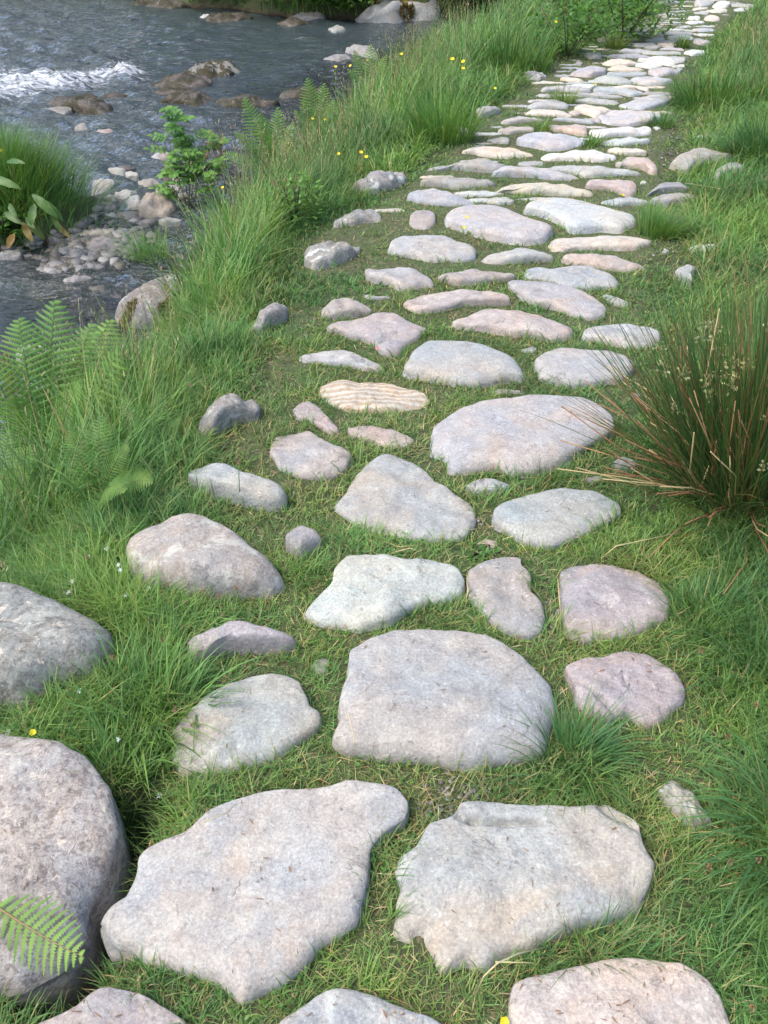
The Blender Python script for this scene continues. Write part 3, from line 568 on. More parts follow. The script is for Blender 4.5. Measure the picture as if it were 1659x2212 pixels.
 ('E', [(400,430),(430,405),(520,395),(630,395),(720,415),(785,455),(760,470),(640,465),(520,460),(430,450)], 'c', .05, 3.6, {}),
 ('E', [(415,390),(470,350),(560,325),(640,315),(720,335),(755,375),(740,400),(600,395),(480,400)], 'b', .06, 3.2, dict(smooth=True, label='slate-blue rounded stone')),
 ('E', [(415,330),(480,308),(590,308),(620,320),(520,335),(440,345)], 'g', .04, 3.6, {}),
 ('E', [(830,380),(880,360),(950,352),(1080,370),(1150,395),(1090,430),(1040,460),(1000,468),(930,440),(870,410)], 'c', .05, 3.6, {}),
 ('E', [(1040,450),(1100,420),(1200,405),(1400,410),(1550,435),(1560,470),(1490,500),(1440,530),(1300,545),(1150,540),(1050,520)], 'v', .045, 6, dict(grooves=[((1170,460),(1240,470),.02,.01)])),
 ('E', [(1210,380),(1290,345),(1380,300),(1480,275),(1600,275),(1635,310),(1590,350),(1500,390),(1400,410),(1290,400)], 'v', .05, 3.6, dict(smooth=True)),
 ('E', [(830,330),(880,308),(1000,302),(1120,312),(1190,345),(1150,370),(1020,362),(900,352)], 'g', .045, 3.6, {}),
 ('E', [(860,270),(950,258),(1050,247),(1120,265),(1200,272),(1230,298),(1100,303),(950,293)], 'b', .035, 4, {}),
 ('E', [(545,215),(600,198),(720,195),(850,205),(930,222),(940,250),(850,255),(700,237),(560,245)], 'b', .04, 4, {}),
 ('E', [(755,180),(880,172),(980,180),(1000,205),(950,225),(850,202)], 'w', .035, 4, {}),
 ('E', [(1000,205),(1100,200),(1250,218),(1380,228),(1400,265),(1300,288),(1200,265),(1080,250),(1010,228)], 'b', .04, 4, {}),
 ('E', [(1110,190),(1250,183),(1400,198),(1450,230),(1440,268),(1395,245),(1330,215),(1200,208)], 'c', .04, 4, {}),
 ('E', [(1340,195),(1500,193),(1590,200),(1560,222),(1430,212)], 'c', .035, 4, {}),
 ('E', [(940,150),(1010,110),(1100,95),(1200,115),(1280,150),(1310,182),(1200,188),(1050,175)], 'b', .05, 3.6, {}),
 ('E', [(1290,150),(1330,118),(1480,118),(1640,135),(1659,160),(1560,190),(1420,190),(1320,175)], 'v', .05, 3.6, {}),
 ('E', [(1110,85),(1250,80),(1420,65),(1430,90),(1350,110),(1220,108)], 'b', .035, 4, {}),
 ('E', [(1110,50),(1160,25),(1260,20),(1380,30),(1405,62),(1280,78),(1160,73)], 'c', .05, 3.4, {}),
 ('F', [(640,610),(750,590),(880,600),(890,640),(800,660),(700,670),(650,650)], 'v', .05, 3.6, {}),
 ('E', [(790,90),(870,45),(980,25),(1075,35),(1070,85),(950,108),(850,103)], 'v', .05, 3.6, {}),
 ('E', [(700,130),(760,115),(850,130),(890,160),(800,165),(730,150)], 'c', .035, 4, {}),
 ('E', [(480,290),(520,262),(620,265),(640,290),(560,300)], 'g', .035, 4, {}),
 ('F', [(235,560),(280,520),(400,510),(520,530),(560,560),(450,578),(300,580)], 'c', .05, 3.6, {}),
 ('F', [(520,562),(600,537),(690,555),(740,590),(640,602),(560,590)], 'w', .04, 4, {}),
 ('F', [(550,510),(640,490),(720,485),(820,520),(860,560),(820,580),(740,570),(620,540)], 'w', .045, 4, {}),
 ('F', [(280,510),(330,470),(450,465),(600,480),(630,503),(500,512),(380,508)], 'v', .045, 4, {}),
 ('F', [(380,455),(430,425),(560,425),(650,440),(600,472),(480,465)], 'v', .045, 4, {}),
 ('F', [(580,470),(640,445),(780,440),(880,445),(900,480),(780,487),(660,483)], 'g', .04, 4, {}),
 ('F', [(740,492),(850,488),(940,500),(930,545),(870,555),(800,510)], 'g', .04, 4, {}),
 ('F', [(860,565),(930,560),(930,590),(820,592)], 'w', .03, 4, {}),
 ('F', [(945,450),(1010,435),(1100,440),(1110,470),(1010,485),(940,470)], 'w', .045, 3.6, {}),
 ('F', [(735,430),(790,412),(900,415),(930,448),(820,440)], 'v', .04, 4, {}),
 ('F', [(705,390),(760,375),(830,380),(900,410),(830,425),(750,405)], 'c', .05, 3.6, {}),
 ('F', [(590,420),(640,395),(700,390),(730,415),(690,435),(630,435)], 'G', .04, 3.6, {}),
 ('F', [(490,395),(540,378),(640,375),(690,385),(620,410),(540,415)], 'g', .04, 3.6, {}),
 ('F', [(595,355),(650,335),(740,330),(760,345),(680,365),(610,365)], 'b', .04, 3.6, {}),
 ('F', [(610,315),(660,290),(720,280),(750,300),(750,325),(660,328)], 'G', .06, 3.2, {}),
 ('F', [(715,370),(780,350),(860,350),(900,370),(830,383),(760,376)], 'g', .04, 4, {}),
 ('F', [(800,325),(860,308),(960,308),(1010,330),(1000,353),(900,348),(830,343)], 'w', .045, 4, {}),
 ('F', [(780,290),(830,272),(930,280),(1000,295),(990,308),(880,310),(810,303)], 'v', .04, 4, {}),
 ('F', [(790,265),(880,252),(980,262),(1020,285),(930,278)], 'w', .04, 4, {}),
 ('F', [(850,240),(900,225),(980,222),(1000,240),(940,250)], 'g', .035, 4, {}),
 ('F', [(1010,260),(1080,245),(1180,250),(1190,275),(1100,285),(1030,278)], 'v', .04, 4, {}),
 ('F', [(1010,292),(1120,292),(1190,297),(1180,310),(1080,317)], 'w', .03, 4, {}),
 ('F', [(1030,340),(1150,345),(1150,380),(1090,395),(1020,370)], 'v', .04, 4, {}),
 ('F', [(1020,235),(1100,220),(1190,225),(1190,243),(1080,240)], 'g', .03, 4, {}),
 ('F', [(950,190),(1000,182),(1100,190),(1090,210),(1000,215)], 'w', .04, 4, {}),
 ('F', [(960,165),(1000,140),(1050,132),(1070,160),(1060,185),(990,180)], 'w', .09, 2.8, {}),
 ('F', [(1110,165),(1140,135),(1190,125),(1230,150),(1235,190),(1180,195),(1120,190)], 'c', .10, 2.8, {}),
 ('F', [(1010,80),(1080,65),(1140,70),(1120,90),(1030,100)], 'c', .04, 4, {}),
 ('F', [(1130,100),(1200,80),(1290,80),(1300,110),(1240,125),(1160,120)], 'c', .05, 3.6, {}),
 ('F', [(1025,108),(1100,97),(1150,112),(1130,130),(1060,125)], 'g', .04, 4, {}),
 ('F', [(1030,45),(1040,5),(1130,-5),(1190,22),(1150,58),(1080,62)], 'g', .06, 3.6, {}),
 ('F', [(1180,60),(1215,22),(1290,12),(1330,40),(1290,72),(1210,76)], 'w', .06, 3.6, {}),
 ('F', [(1060,-20),(1150,-40),(1270,-30),(1280,5),(1200,12),(1130,-10)], 'g', .06, 4, {}),
 ('F', [(1300,0),(1330,-40),(1420,-50),(1460,-25),(1380,5)], 'g', .05, 4, {}),
 ('F', [(1100,-50),(1170,-80),(1290,-75),(1310,-50),(1200,-42)], 'g', .05, 4, {}),
 ('F', [(1320,-60),(1370,-95),(1480,-90),(1480,-60),(1400,-55)], 'w', .05, 4, {}),
 ('F', [(1350,55),(1400,30),(1470,38),(1550,50),(1520,75),(1430,68)], 'g', .05, 3.6, {}),
 ('F', [(1370,85),(1430,70),(1490,85),(1470,105),(1390,105)], 'w', .04, 4, {}),
 ('G', [(740,1090),(765,1045),(800,1070),(780,1095)], 'b', .03, 3, {}),
 (4, [(1060,610),(1090,590),(1120,600),(1130,620),(1080,632)], 'b', .03, 3, {}),
 (4, [(860,965),(930,952),(950,975),(880,990)], 'p', .02, 4, {}),
 ('E', [(1500,545),(1530,540),(1560,570),(1530,580)], 'w', .02, 3, {}),
 ('E', [(900,475),(1000,470),(1040,490),(1030,520),(980,505)], 'p', .025, 4, {}),
 ('E', [(770,420),(820,405),(870,440),(830,455)], 'k', .03, 3, {}),
 ('E', [(910,545),(1000,540),(1090,545),(1080,560),(960,565)], 'g', .025, 4, {}),
 ('F', [(870,590),(920,595),(890,640),(850,650)], 'v', .03, 3, {}),
 ('F', [(0,690),(40,700),(50,720),(0,722)], 'c', .03, 3, {}),
]
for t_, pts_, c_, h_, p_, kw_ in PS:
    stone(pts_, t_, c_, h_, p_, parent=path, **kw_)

def crude(po, x, y):
    r = False; x1, y1 = po[-1]
    for x2, y2 in po:
        if ((y1 > y) != (y2 > y)) and x < (x2 - x1) * (y - y1) / ((y2 - y1) or 1e-9) + x1: r = not r
        x1, y1 = x2, y2
    return r
_fo = [f[::3] for f in FOOT]; _cc = [f.mean(0) for f in _fo]; _rr = [np.hypot(*(f - c).T).max() for f, c in zip(_fo, _cc)]; _n = 0
for _ in range(2600):
    y = random.uniform(4.5, 13.6); xa, xb = float(np.interp(y, *_XL)) + .06, float(np.interp(y, *_XR)) - .08; x = random.uniform(xa, xb)
    if y < 6.5 and x > xb - .35: continue
    rx = random.uniform(.05, .12) * (1 + .03 * y); ry = random.uniform(.35, .6) * rx; ok = True
    for f, c, q in zip(_fo, _cc, _rr):
        if math.hypot(c[0] - x, c[1] - y) < q + rx:
            for t in range(8):
                if crude(f, x + math.cos(t * .785) * rx * .8, y + math.sin(t * .785) * ry * .8): ok = False; break
            if not ok or crude(f, x, y): ok = False; break
    if not ok: continue
    pts = []
    for t in range(9):
        a = t * 6.283 / 9; k = random.uniform(.8, 1.12); wx, wy = x + math.cos(a) * rx * k, y + math.sin(a) * ry * k
        f_ = wy * math.cos(PITCH) + CH * math.sin(PITCH); u_ = wy * math.sin(PITCH) - CH * math.cos(PITCH); pts.append((829.5 + F * wx / f_, 1106 - F * u_ / f_))
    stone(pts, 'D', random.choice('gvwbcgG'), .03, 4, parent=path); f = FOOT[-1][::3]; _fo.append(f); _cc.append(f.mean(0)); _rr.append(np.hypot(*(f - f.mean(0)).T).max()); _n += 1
    if _n >= 120: break

# boulders and loose stones on the verges: things of their own
VS = [
 ('D', [(-60,1598),(0,1585),(60,1590),(130,1610),(200,1650),(235,1700),(255,1780),(247,1830),(225,1900),(190,1960),(185,2030),(140,2100),(60,2145),(-100,2170),(-250,2080),(-300,1850),(-220,1660)], 't', .10, 5, -.01, 'boulder', dict(sink=.35, props=dict(speckle=.8, weather=.4, lichen=.25, pits=.2), label='huge tan speckled boulder beside the front slab, partly under a fern frond')),
 ('D', [(-200,1290),(-60,1272),(0,1270),(60,1275),(130,1300),(200,1335),(238,1370),(248,1420),(220,1480),(150,1520),(60,1545),(0,1540),(-150,1560),(-260,1440)], 'G', .14, 4, -.03, 'boulder', dict(sink=.35, props=dict(speckle=.7, weather=.9, lichen=.3, pits=.4), label='dark grey lichen-blotched boulder above the tan speckled one')),
 (5, [(545,150),(575,90),(640,55),(720,32),(800,28),(880,38),(960,65),(1040,110),(1100,180),(1170,230),(1220,300),(1238,345),(1200,390),(1050,400),(850,400),(650,360),(560,260)], 't', .115, 3.6, -.01, 'boulder', dict(sink=.3, props=dict(speckle=.35, weather=.6, lichen=.4), label='sloping brownish grey boulder rising from white-flowered grass')),
 (5, [(1240,110),(1300,70),(1360,90),(1385,130),(1350,190),(1300,215),(1250,180)], 'G', .06, 3, None, 'stone', dict(label='small grey stone between the sloping boulder and the path')),
 (5, [(810,580),(850,545),(920,510),(1000,480),(1080,480),(1170,510),(1260,560),(1280,590),(1230,620),(1100,622),(980,625),(890,660),(830,650)], 'p', .07, 3.5, None, 'stone', dict(label='mauve lumpy stone left of the long pale slab, low in turf')),
 (3, [(815,930),(850,895),(930,890),(1010,930),(1080,960),(1160,1000),(1220,1040),(1240,1090),(1200,1112),(1130,1110),(1000,1065),(900,1010)], 'b', .07, 4, None, 'stone', dict(props=dict(lichen=.3), label='bluish stone half buried in grass below the dark lichen stone')),
 (3, [(860,760),(890,690),(930,620),(990,580),(1070,575),(1120,620),(1100,680),(1040,700),(990,745),(930,790),(870,790)], 'l', .10, 3.5, None, 'stone', dict(props=dict(lichen=.5, weather=.6), label='dark grey stone with white lichen flecks at the grass edge')),
 ('J', [(150,500),(200,440),(330,422),(460,400),(520,415),(620,425),(600,480),(540,560),(450,620),(380,660),(240,690),(150,640)], 'l', .08, 5, None, 'stone', dict(props=dict(lichen=.9, weather=.6), grooves=[((400,450),(510,435),.02,.02)], label='cracked dark stone with lichen beside tall grass left of the path')),
 ('J', [(400,290),(480,230),(580,190),(680,150),(760,150),(790,210),(790,270),(650,275),(560,300),(430,310)], 'G', .05, 5, None, 'stone', dict(props=dict(lichen=.6), label='flat grey stone in turf above the cracked dark one')),
 ('L', [(1400,540),(1460,430),(1560,370),(1659,335),(1750,350),(1830,420),(1790,490),(1700,530),(1540,562)], 'G', .09, 4, None, 'stone', dict(props=dict(lichen=.8, weather=.6), label='low lichened stone edging the tall grass near yellow flowers')),
 (3, [(1085,350),(1110,290),(1150,240),(1200,198),(1235,215),(1220,260),(1170,310),(1120,350)], 'l', .09, 3.5, None, 'stone', dict(props=dict(lichen=.8), label='narrow tilted lichened stone sunk in the grass left of a flat oval one')),
 (3, [(518,330),(525,270),(560,210),(620,150),(700,100),(800,75),(880,80),(930,140),(900,250),(820,330),(700,375),(590,375)], 'l', .34, 3.0, None, 'boulder', dict(sink=.35, props=dict(weather=.7, lichen=.35, speckle=.3), label='tall grey boulder with yellow-green moss standing at the water edge')),
 (8, [(1190,90),(1250,45),(1320,80),(1345,150),(1400,220),(1415,270),(1330,280),(1260,225)], 'G', .04, 5, None, 'stone', dict(props=dict(lichen=.5, weather=.8), label='brownish flat stone half hidden in grass right of the front slab')),
 (4, [(1010,880),(1040,865),(1075,890),(1095,940),(1010,945),(985,910)], 'G', .06, 3, None, 'stone', dict(label='small dark stone under the rush clump')),
 ('E', [(380,95),(430,70),(500,62),(565,80),(580,110),(500,140),(400,130)], 'G', .12, 2.8, None, 'stone', dict(props=dict(lichen=.6), label='rounded grey stone at the foot of tall grass, mid path left')),
 ('F', [(185,350),(230,322),(280,325),(295,350),(250,372),(200,368)], 't', .13, 2.8, None, 'stone', dict(label='small tan stone farther up the left verge')),
 ('F', [(75,475),(130,448),(190,455),(218,490),(200,515),(120,518)], 'g', .14, 2.8, None, 'stone', dict(props=dict(lichen=.4), label='rounded pale stone in left verge grass near the distant path')),
 ('F', [(545,270),(590,255),(630,262),(620,285),(560,285)], 'g', .05, 3, None, 'stone', dict(label='tiny pale stone on the left verge beside the far path')),
 ('F', [(690,45),(750,15),(840,-5),(900,5),(850,28),(740,50)], 'v', .10, 3.4, None, 'stone', dict(label='long low slab in grass left of the path top')),
 ('F', [(770,130),(830,112),(870,125),(850,150),(790,150)], 'g', .07, 3, None, 'stone', dict(label='half hidden grey stone left of the far path below the low slab')),
 ('F', [(0,540),(30,530),(60,555),(40,580),(0,575)], 'G', .05, 3, None, 'stone', dict(label='little dark grey stone below the rounded pale verge stone')),
 ('F', [(1060,995),(1120,970),(1170,990),(1160,1010)], 'b', .03, 4, None, 'stone', dict(label='flat bluish stone under the right-hand tall tussock')),
 ('F', [(1080,1070),(1180,1065),(1190,1085),(1100,1088)], 't', .03, 4, None, 'stone', dict(label='flat tan stone in the right verge turf')),
 ('G', [(825,320),(870,270),(930,220),(1020,190),(1120,182),(1200,210),(1290,245),(1330,270),(1260,330),(1110,350),(1030,370),(960,385),(870,345)], 'G', .14, 2.8, None, 'boulder', dict(props=dict(weather=.7, lichen=.2), label='dark humped boulder on the right verge with grass before it')),
 ('G', [(1190,420),(1230,360),(1300,320),(1400,300),(1450,330),(1440,370),(1370,410),(1290,440),(1220,465)], 'G', .09, 3, None, 'stone', dict(props=dict(weather=.5), label='grey stone to the right of the dark humped boulder')),
 ('G', [(980,1050),(1040,1020),(1190,1015),(1220,1030),(1170,1080),(1100,1100),(1020,1080)], 'w', .04, 5, None, 'stone', dict(label='pale flat stone in turf on the right verge above the rush clump')),
 (4, [(1262,62),(1310,40),(1345,60),(1320,100),(1325,138),(1285,115)], 'b', .05, 4, None, 'stone', dict(label='bluish splinter stone behind the rush clump')),
 ('G', [(1050,75),(1130,60),(1230,75),(1270,100),(1150,105)], 'b', .04, 4, None, 'stone', dict(label='flat bluish stone by the right-hand dark tussock')),
 ('N', [(800,980),(880,930),(960,905),(1010,940),(960,985),(830,1035)], 'p', .06, 4, None, 'stone', dict(label='mauve stone half sunk in the left verge by the round tussock')),
 (2, [(260,560),(300,545),(360,560),(385,590),(320,600)], 'G', .05, 4, None, 'stone', dict(label='low dark stone hidden in verge grass left of the cream path stone')),
]
for t_, pts_, c_, h_, p_, z_, nm_, kw_ in VS:
    pr_ = kw_.setdefault('props', {}); kw_['rough'] = 1.25 if pr_.get('lichen', 0) >= .5 else 1.0
    if pr_.get('lichen', 0) >= .5: pr_.setdefault('speckle', .45); h_ *= .8
    stone(pts_, t_, c_, h_, p_, z0=z_, name=nm_, cat=nm_, **kw_)

# rocks standing in or beside the water
mossy = dict(moss=.50, wet=.5, weather=.6, lichen=0.)
RS = [
 (1, [(200,440),(250,420),(330,415),(400,412),(450,430),(480,470),(472,500),(445,512),(380,490),(300,470)], 'm', .24, 3.2, mossy, 'brown mossy flat rock in the stream nearest the tufted islet'),
 (1, [(425,410),(480,395),(540,400),(555,420),(500,430),(440,428)], 'm', .12, 3, mossy, 'small mossy rock with a grass sprig at its tip'),
 (1, [(790,310),(850,275),(930,265),(990,268),(1030,300),(1030,320),(980,340),(900,345),(830,340)], 'l', .26, 2.8, dict(moss=.52, wet=.2), 'rounded pinkish grey rock, top of the midstream heap'),
 (1, [(660,365),(720,330),(800,312),(880,320),(905,350),(900,385),(800,388),(700,375)], 'm', .22, 3.4, mossy, 'mossy flat rock leaning on the rounded pinkish grey one'),
 (1, [(668,395),(720,375),(790,378),(860,390),(800,414),(700,412)], 'm', .13, 3.4, mossy, 'low mossy slab between two bigger mossy rocks'),
 (1, [(700,445),(760,410),(840,390),(900,400),(935,440),(870,464),(780,452)], 'm', .18, 3, mossy, 'mossy rock at the front of the midstream heap'),
 (1, [(940,440),(980,410),(1050,405),(1130,430),(1200,450),(1150,467),(1050,475),(970,468)], 'm', .18, 3, mossy, 'long dark mossy rock right of the midstream heap'),
 (1, [(1210,435),(1250,400),(1310,375),(1370,380),(1400,430),(1300,448)], 'm', .20, 3, dict(moss=.5, wet=.4), 'dark rock between the stream and the upper fern'),
 (1, [(180,305),(220,296),(260,312),(265,322),(220,320)], 'm', .06, 3, mossy, 'tiny mossy rock above the white water'),
 (1, [(390,590),(420,575),(450,550),(480,575),(515,595),(470,605),(410,602)], 'k', .12, 3, dict(wet=.3), 'pointed pinkish rock standing alone in the shallows'),
 (1, [(325,565),(345,530),(378,545),(382,568)], 'G', .08, 3, dict(wet=.4), 'small dark rock between the islet and the pointed pinkish rock'),
 (1, [(550,602),(565,596),(582,602),(575,610)], 'd', .04, 3, dict(wet=.6), 'tiny dark rock beside the pointed pinkish rock'),
 (1, [(75,470),(110,460),(132,480),(100,497)], 'G', .06, 3, dict(wet=.4), 'dark rock behind the islet grass at the edge of the picture'),
 (1, [(180,470),(230,455),(290,465),(310,490),(250,505)], 'G', .08, 3, dict(wet=.4, moss=.2), 'grey green rock just behind the islet grass'),
 (1, [(885,85),(920,60),(1000,50),(1070,58),(1088,88),(1000,100),(900,98)], 'm', .38, 4, mossy, 'long dark mossy rock against the far bank'),
 (1, [(860,78),(880,62),(905,66),(900,82)], 'W', .14, 3, dict(wet=.2), 'small pale rock at the end of the long far rock'),
 (1, [(1200,100),(1230,78),(1300,85),(1335,110),(1270,120)], 'm', .24, 3, dict(moss=.4, wet=.5), 'dark brown rock at the far waterline'),
 (1, [(1250,75),(1290,48),(1360,50),(1400,70),(1395,92),(1300,95)], 't', .22, 4, dict(moss=.1), 'tan slab lying behind the dark brown far rock'),
 (1, [(1415,132),(1430,115),(1470,112),(1490,130),(1450,142)], 'g', .14, 3, dict(wet=.2), 'lone rounded pale rock in the far pool'),
 (1, [(1495,212),(1520,192),(1590,195),(1622,230),(1615,255),(1530,235)], 'g', .26, 3, dict(), 'grey rock rising behind the tall bank grass'),
 (1, [(1395,255),(1440,238),(1490,240),(1518,262),(1460,272)], 'b', .14, 3, dict(), 'low bluish rock next to the grey one behind bank grass'),
 ('D', [(755,45),(770,20),(795,-10),(850,-40),(905,-30),(938,8),(955,35),(945,48),(880,50),(810,52)], 'g', .95, 2.8, dict(weather=.4, lichen=.3), 'very large pale boulder on the far bank with a brown moss tuft'),
 ('N', [(350,20),(400,5),(480,10),(500,40),(440,60),(380,50)], 'w', .35, 3, dict(), 'pale green grey rock on top of the far bank boulder'),
 ('N', [(880,160),(920,110),(985,105),(1000,150),(930,185)], 'g', .35, 3, dict(), 'grey rock showing through far bank bushes'),
 (1, [(590,20),(640,-5),(760,-15),(850,0),(870,28),(760,38),(640,30)], 'm', .4, 5, dict(moss=.5, wet=.3), 'dark peaty rock ledge under the far bank at the picture top'),
 ('S', [(1215,680),(1225,620),(1260,560),(1370,535),(1430,570),(1500,620),(1512,720),(1440,785),(1330,780),(1220,775)], 'k', .19, 4, dict(weather=.6, wet=.1), 'large pinkish brown block on the shingle beside the shrub'),
 ('S', [(1090,660),(1130,600),(1190,590),(1230,610),(1215,705),(1110,705)], 'W', .10, 3.6, {}, 'cream white stone touching the large pinkish block'),
 ('S', [(1000,570),(1060,540),(1180,530),(1270,555),(1220,590),(1100,640),(1045,620)], 'w', .10, 3.6, {}, 'pale stone behind the cream white one'),
 ('S', [(900,600),(940,570),(1010,620),(1000,642),(930,628)], 'b', .05, 3, {}, 'small bluish cobble left of the cream white stone'),
 ('S', [(820,690),(860,640),(930,640),(1000,682),(960,715),(870,705)], 't', .07, 3.4, dict(wet=.3), 'brown wet cobble beside the islet grass'),
 ('S', [(800,760),(850,720),(930,740),(935,805),(900,830),(850,800)], 'b', .08, 3.6, {}, 'bluish cobble above the big pale boulder'),
 ('S', [(930,750),(980,720),(1030,770),(1000,822),(950,852),(905,835)], 'w', .09, 3.6, {}, 'pale greenish cobble beside the bluish one'),
 ('S', [(1000,720),(1090,718),(1172,770),(1080,792),(1035,775)], 'G', .07, 3.6, dict(wet=.3), 'dark grey wedge cobble pointing at the large pinkish block'),
 ('S', [(630,790),(700,760),(800,765),(870,800),(872,850),(760,852),(650,835)], 'p', .10, 3.6, {}, 'mauve stone under the islet dock leaves'),
 ('S', [(620,920),(680,860),(800,855),(930,890),(1040,920),(1095,970),(1090,1000),(1000,990),(900,985),(750,990),(640,970)], 'c', .14, 4, {}, 'big pale boulder at the near end of the shingle'),
 ('S', [(690,1060),(740,975),(860,945),(960,975),(1060,1010),(1075,1075),(1000,1105),(800,1110)], 'G', .14, 3.6, dict(weather=.8), 'dark purplish boulder in front of the big pale one'),
 ('S', [(545,1035),(620,975),(720,965),(740,1000),(700,1062),(600,1068)], 't', .10, 3.6, {}, 'pinkish tan stone left of the dark purplish boulder'),
 ('S', [(90,1010),(150,940),(230,950),(320,1000),(332,1035),(180,1052)], 't', .10, 3.6, {}, 'tan stone under the islet by orange leaves'),
 ('S', [(-60,1110),(0,1080),(60,1050),(130,1060),(185,1110),(150,1155),(0,1165)], 'g', .10, 3.6, {}, 'grey stone at the picture edge below the islet'),
 ('S', [(800,480),(860,430),(940,430),(990,480),(960,560),(880,572),(820,540)], 'w', .10, 3.4, {}, 'pale greenish stone right beside the islet grass'),
 ('S', [(940,350),(1000,335),(1080,370),(1090,402),(1050,432),(970,402)], 'w', .09, 3.6, {}, 'greenish white stone at the upper end of the shingle'),
 ('S', [(1080,392),(1110,375),(1190,410),(1192,432),(1110,432)], 'W', .06, 3.4, {}, 'little white stone right of the greenish white one'),
 ('S', [(1050,482),(1110,460),(1170,490),(1182,522),(1090,532)], 'v', .06, 3.4, {}, 'lilac cobble in the middle of the shingle'),
 ('S', [(1180,480),(1220,450),(1300,440),(1370,460),(1382,500),(1280,522),(1190,517)], 'g', .10, 3.4, dict(wet=.2), 'grey humped cobble behind the large pinkish block'),
 ('S', [(1410,470),(1420,430),(1450,410),(1500,420),(1490,482),(1430,486)], 'm', .12, 3.4, dict(wet=.3, moss=.2), 'brown stone below the shrub leaves'),
 ('S', [(1480,440),(1530,408),(1600,430),(1660,450),(1600,490),(1500,494)], 't', .12, 3.4, {}, 'cream topped stone under the shrub'),
 ('S', [(1420,520),(1480,490),(1540,510),(1542,552),(1440,555)], 'w', .09, 3.4, {}, 'pale stone between the shrub and the large pinkish block'),
 ('S', [(1310,235),(1370,215),(1402,250),(1370,278)], 'W', .05, 3.4, {}, 'white cobble at the water side near the shrub'),
 ('S', [(1385,230),(1440,200),(1482,230),(1470,282),(1410,282)], 'k', .09, 3.4, {}, 'pink cobble behind the shrub leaves'),
 ('S', [(1380,335),(1440,300),(1540,310),(1592,342),(1500,365),(1400,360)], 'd', .08, 3.4, dict(wet=.5), 'black wet stone beneath the shrub leaves'),
 ('S', [(1030,335),(1070,318),(1130,345),(1172,352),(1120,375),(1060,370)], 'd', .05, 3, dict(wet=.6), 'black wet stone at the head of the shingle'),
 ('S', [(850,385),(870,362),(910,358),(960,380),(920,412),(870,405)], 'k', .07, 3.4, {}, 'orange pink cobble beside the greenish white stone'),
 ('S', [(1540,575),(1600,560),(1632,612),(1550,625)], 'G', .07, 3.4, {}, 'dark cobble right of the large pinkish block'),
 ('S', [(1380,815),(1430,770),(1560,800),(1562,832),(1420,832)], 'g', .08, 3.4, {}, 'pale stone in front of the large pinkish block'),
 ('Q', [(530,265),(620,190),(720,160),(800,200),(730,260),(600,292)], 'p', .06, 3.4, dict(wet=.5), 'purplish wet rock in the brown pool'),
 ('Q', [(850,230),(950,180),(1012,210),(990,260),(880,282)], 'g', .07, 3.4, dict(wet=.5), 'wet rock with pale top at the right of the brown pool'),
 ('Q', [(760,285),(860,240),(965,300),(900,352),(780,342)], 'd', .08, 3.4, dict(wet=.7), 'black wet rock in the brown pool'),
 ('Q', [(-40,740),(80,735),(220,758),(110,780),(-30,782)], 'W', .05, 4, {}, 'white flat stone behind the left fern'),
 ('Q', [(140,860),(190,790),(230,780),(262,930),(180,990)], 'v', .12, 3.4, {}, 'lilac stone seen through the left fern fronds'),
 ('Q', [(230,765),(400,760),(462,800),(420,872),(260,852)], 't', .08, 4, {}, 'tan flat stone behind fern fronds by the pool outlet'),
 ('Q', [(610,895),(700,880),(732,900),(640,922)], 'W', .04, 3.4, {}, 'small white stone at the fern side of the pool outlet'),
 ('Q', [(600,820),(640,795),(690,815),(650,845)], 'd', .06, 3.4, dict(wet=.6), 'small black stone at the pool outlet'),
 ('Q', [(560,700),(580,675),(630,668),(635,695)], 'W', .05, 3.4, {}, 'little white stone in the pool outlet water'),
]
for t_, pts_, c_, h_, p_, pr_, lb_ in RS:
    big = h_ > .13
    stone(pts_, t_, c_, h_, p_, z0=WATER - .015, name='rock' if not lb_.count('cobble') else 'cobble', cat='rock' if not lb_.count('cobble') else 'cobble', props=pr_, label=lb_, sink=.3 if big else .12, rough=1.5)

# ------------------------------------------------------------------ blades (vectorised)
def blades(P, L, W, az, a0, a1, seg, tint, dry, yaw=None, taper=1.6, w0=.75):
    n = len(P); P = np.asarray(P, float); L = np.broadcast_to(L, n); W = np.broadcast_to(W, n)
    a0 = np.broadcast_to(a0, n); a1 = np.broadcast_to(a1, n)
    tint = np.broadcast_to(tint, n); dry = np.broadcast_to(dry, n)
    if yaw is None: yaw = rng.uniform(-.9, .9, n)
    wx, wy = np.cos(az + math.pi / 2 + yaw), np.sin(az + math.pi / 2 + yaw)
    pos = P.copy(); VV = []; CC = []
    for i in range(seg + 1):
        t = i / seg
        if i:
            th = a0 + a1 * (t - .5 / seg); s = L / seg
            pos = pos + np.stack([np.sin(th) * np.cos(az) * s, np.sin(th) * np.sin(az) * s, np.cos(th) * s], 1)
        w = W * .5 * (w0 + (1 - w0) * math.sin(min(1, t * 2.2) * math.pi / 2)) * max(0, 1 - t ** taper)
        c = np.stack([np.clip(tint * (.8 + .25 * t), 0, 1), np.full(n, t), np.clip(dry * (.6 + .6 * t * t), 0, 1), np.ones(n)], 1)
        if i < seg:
            o = np.stack([wx * w, wy * w, np.zeros(n)], 1); VV += [pos - o, pos + o]; CC += [c, c]
        else: VV.append(pos); CC.append(c)
    k = len(VV); V = np.stack(VV, 1).reshape(-1, 3); C = np.stack(CC, 1).reshape(-1, 4)
    tr = []
    for i in range(seg - 1): a = 2 * i; tr += [(a, a + 1, a + 3), (a, a + 3, a + 2)]
    a = 2 * (seg - 1); tr.append((a, a + 1, a + 2))
    Fa = (np.arange(n)[:, None, None] * k + np.array(tr)[None]).reshape(-1, 3)
    return V, Fa, C
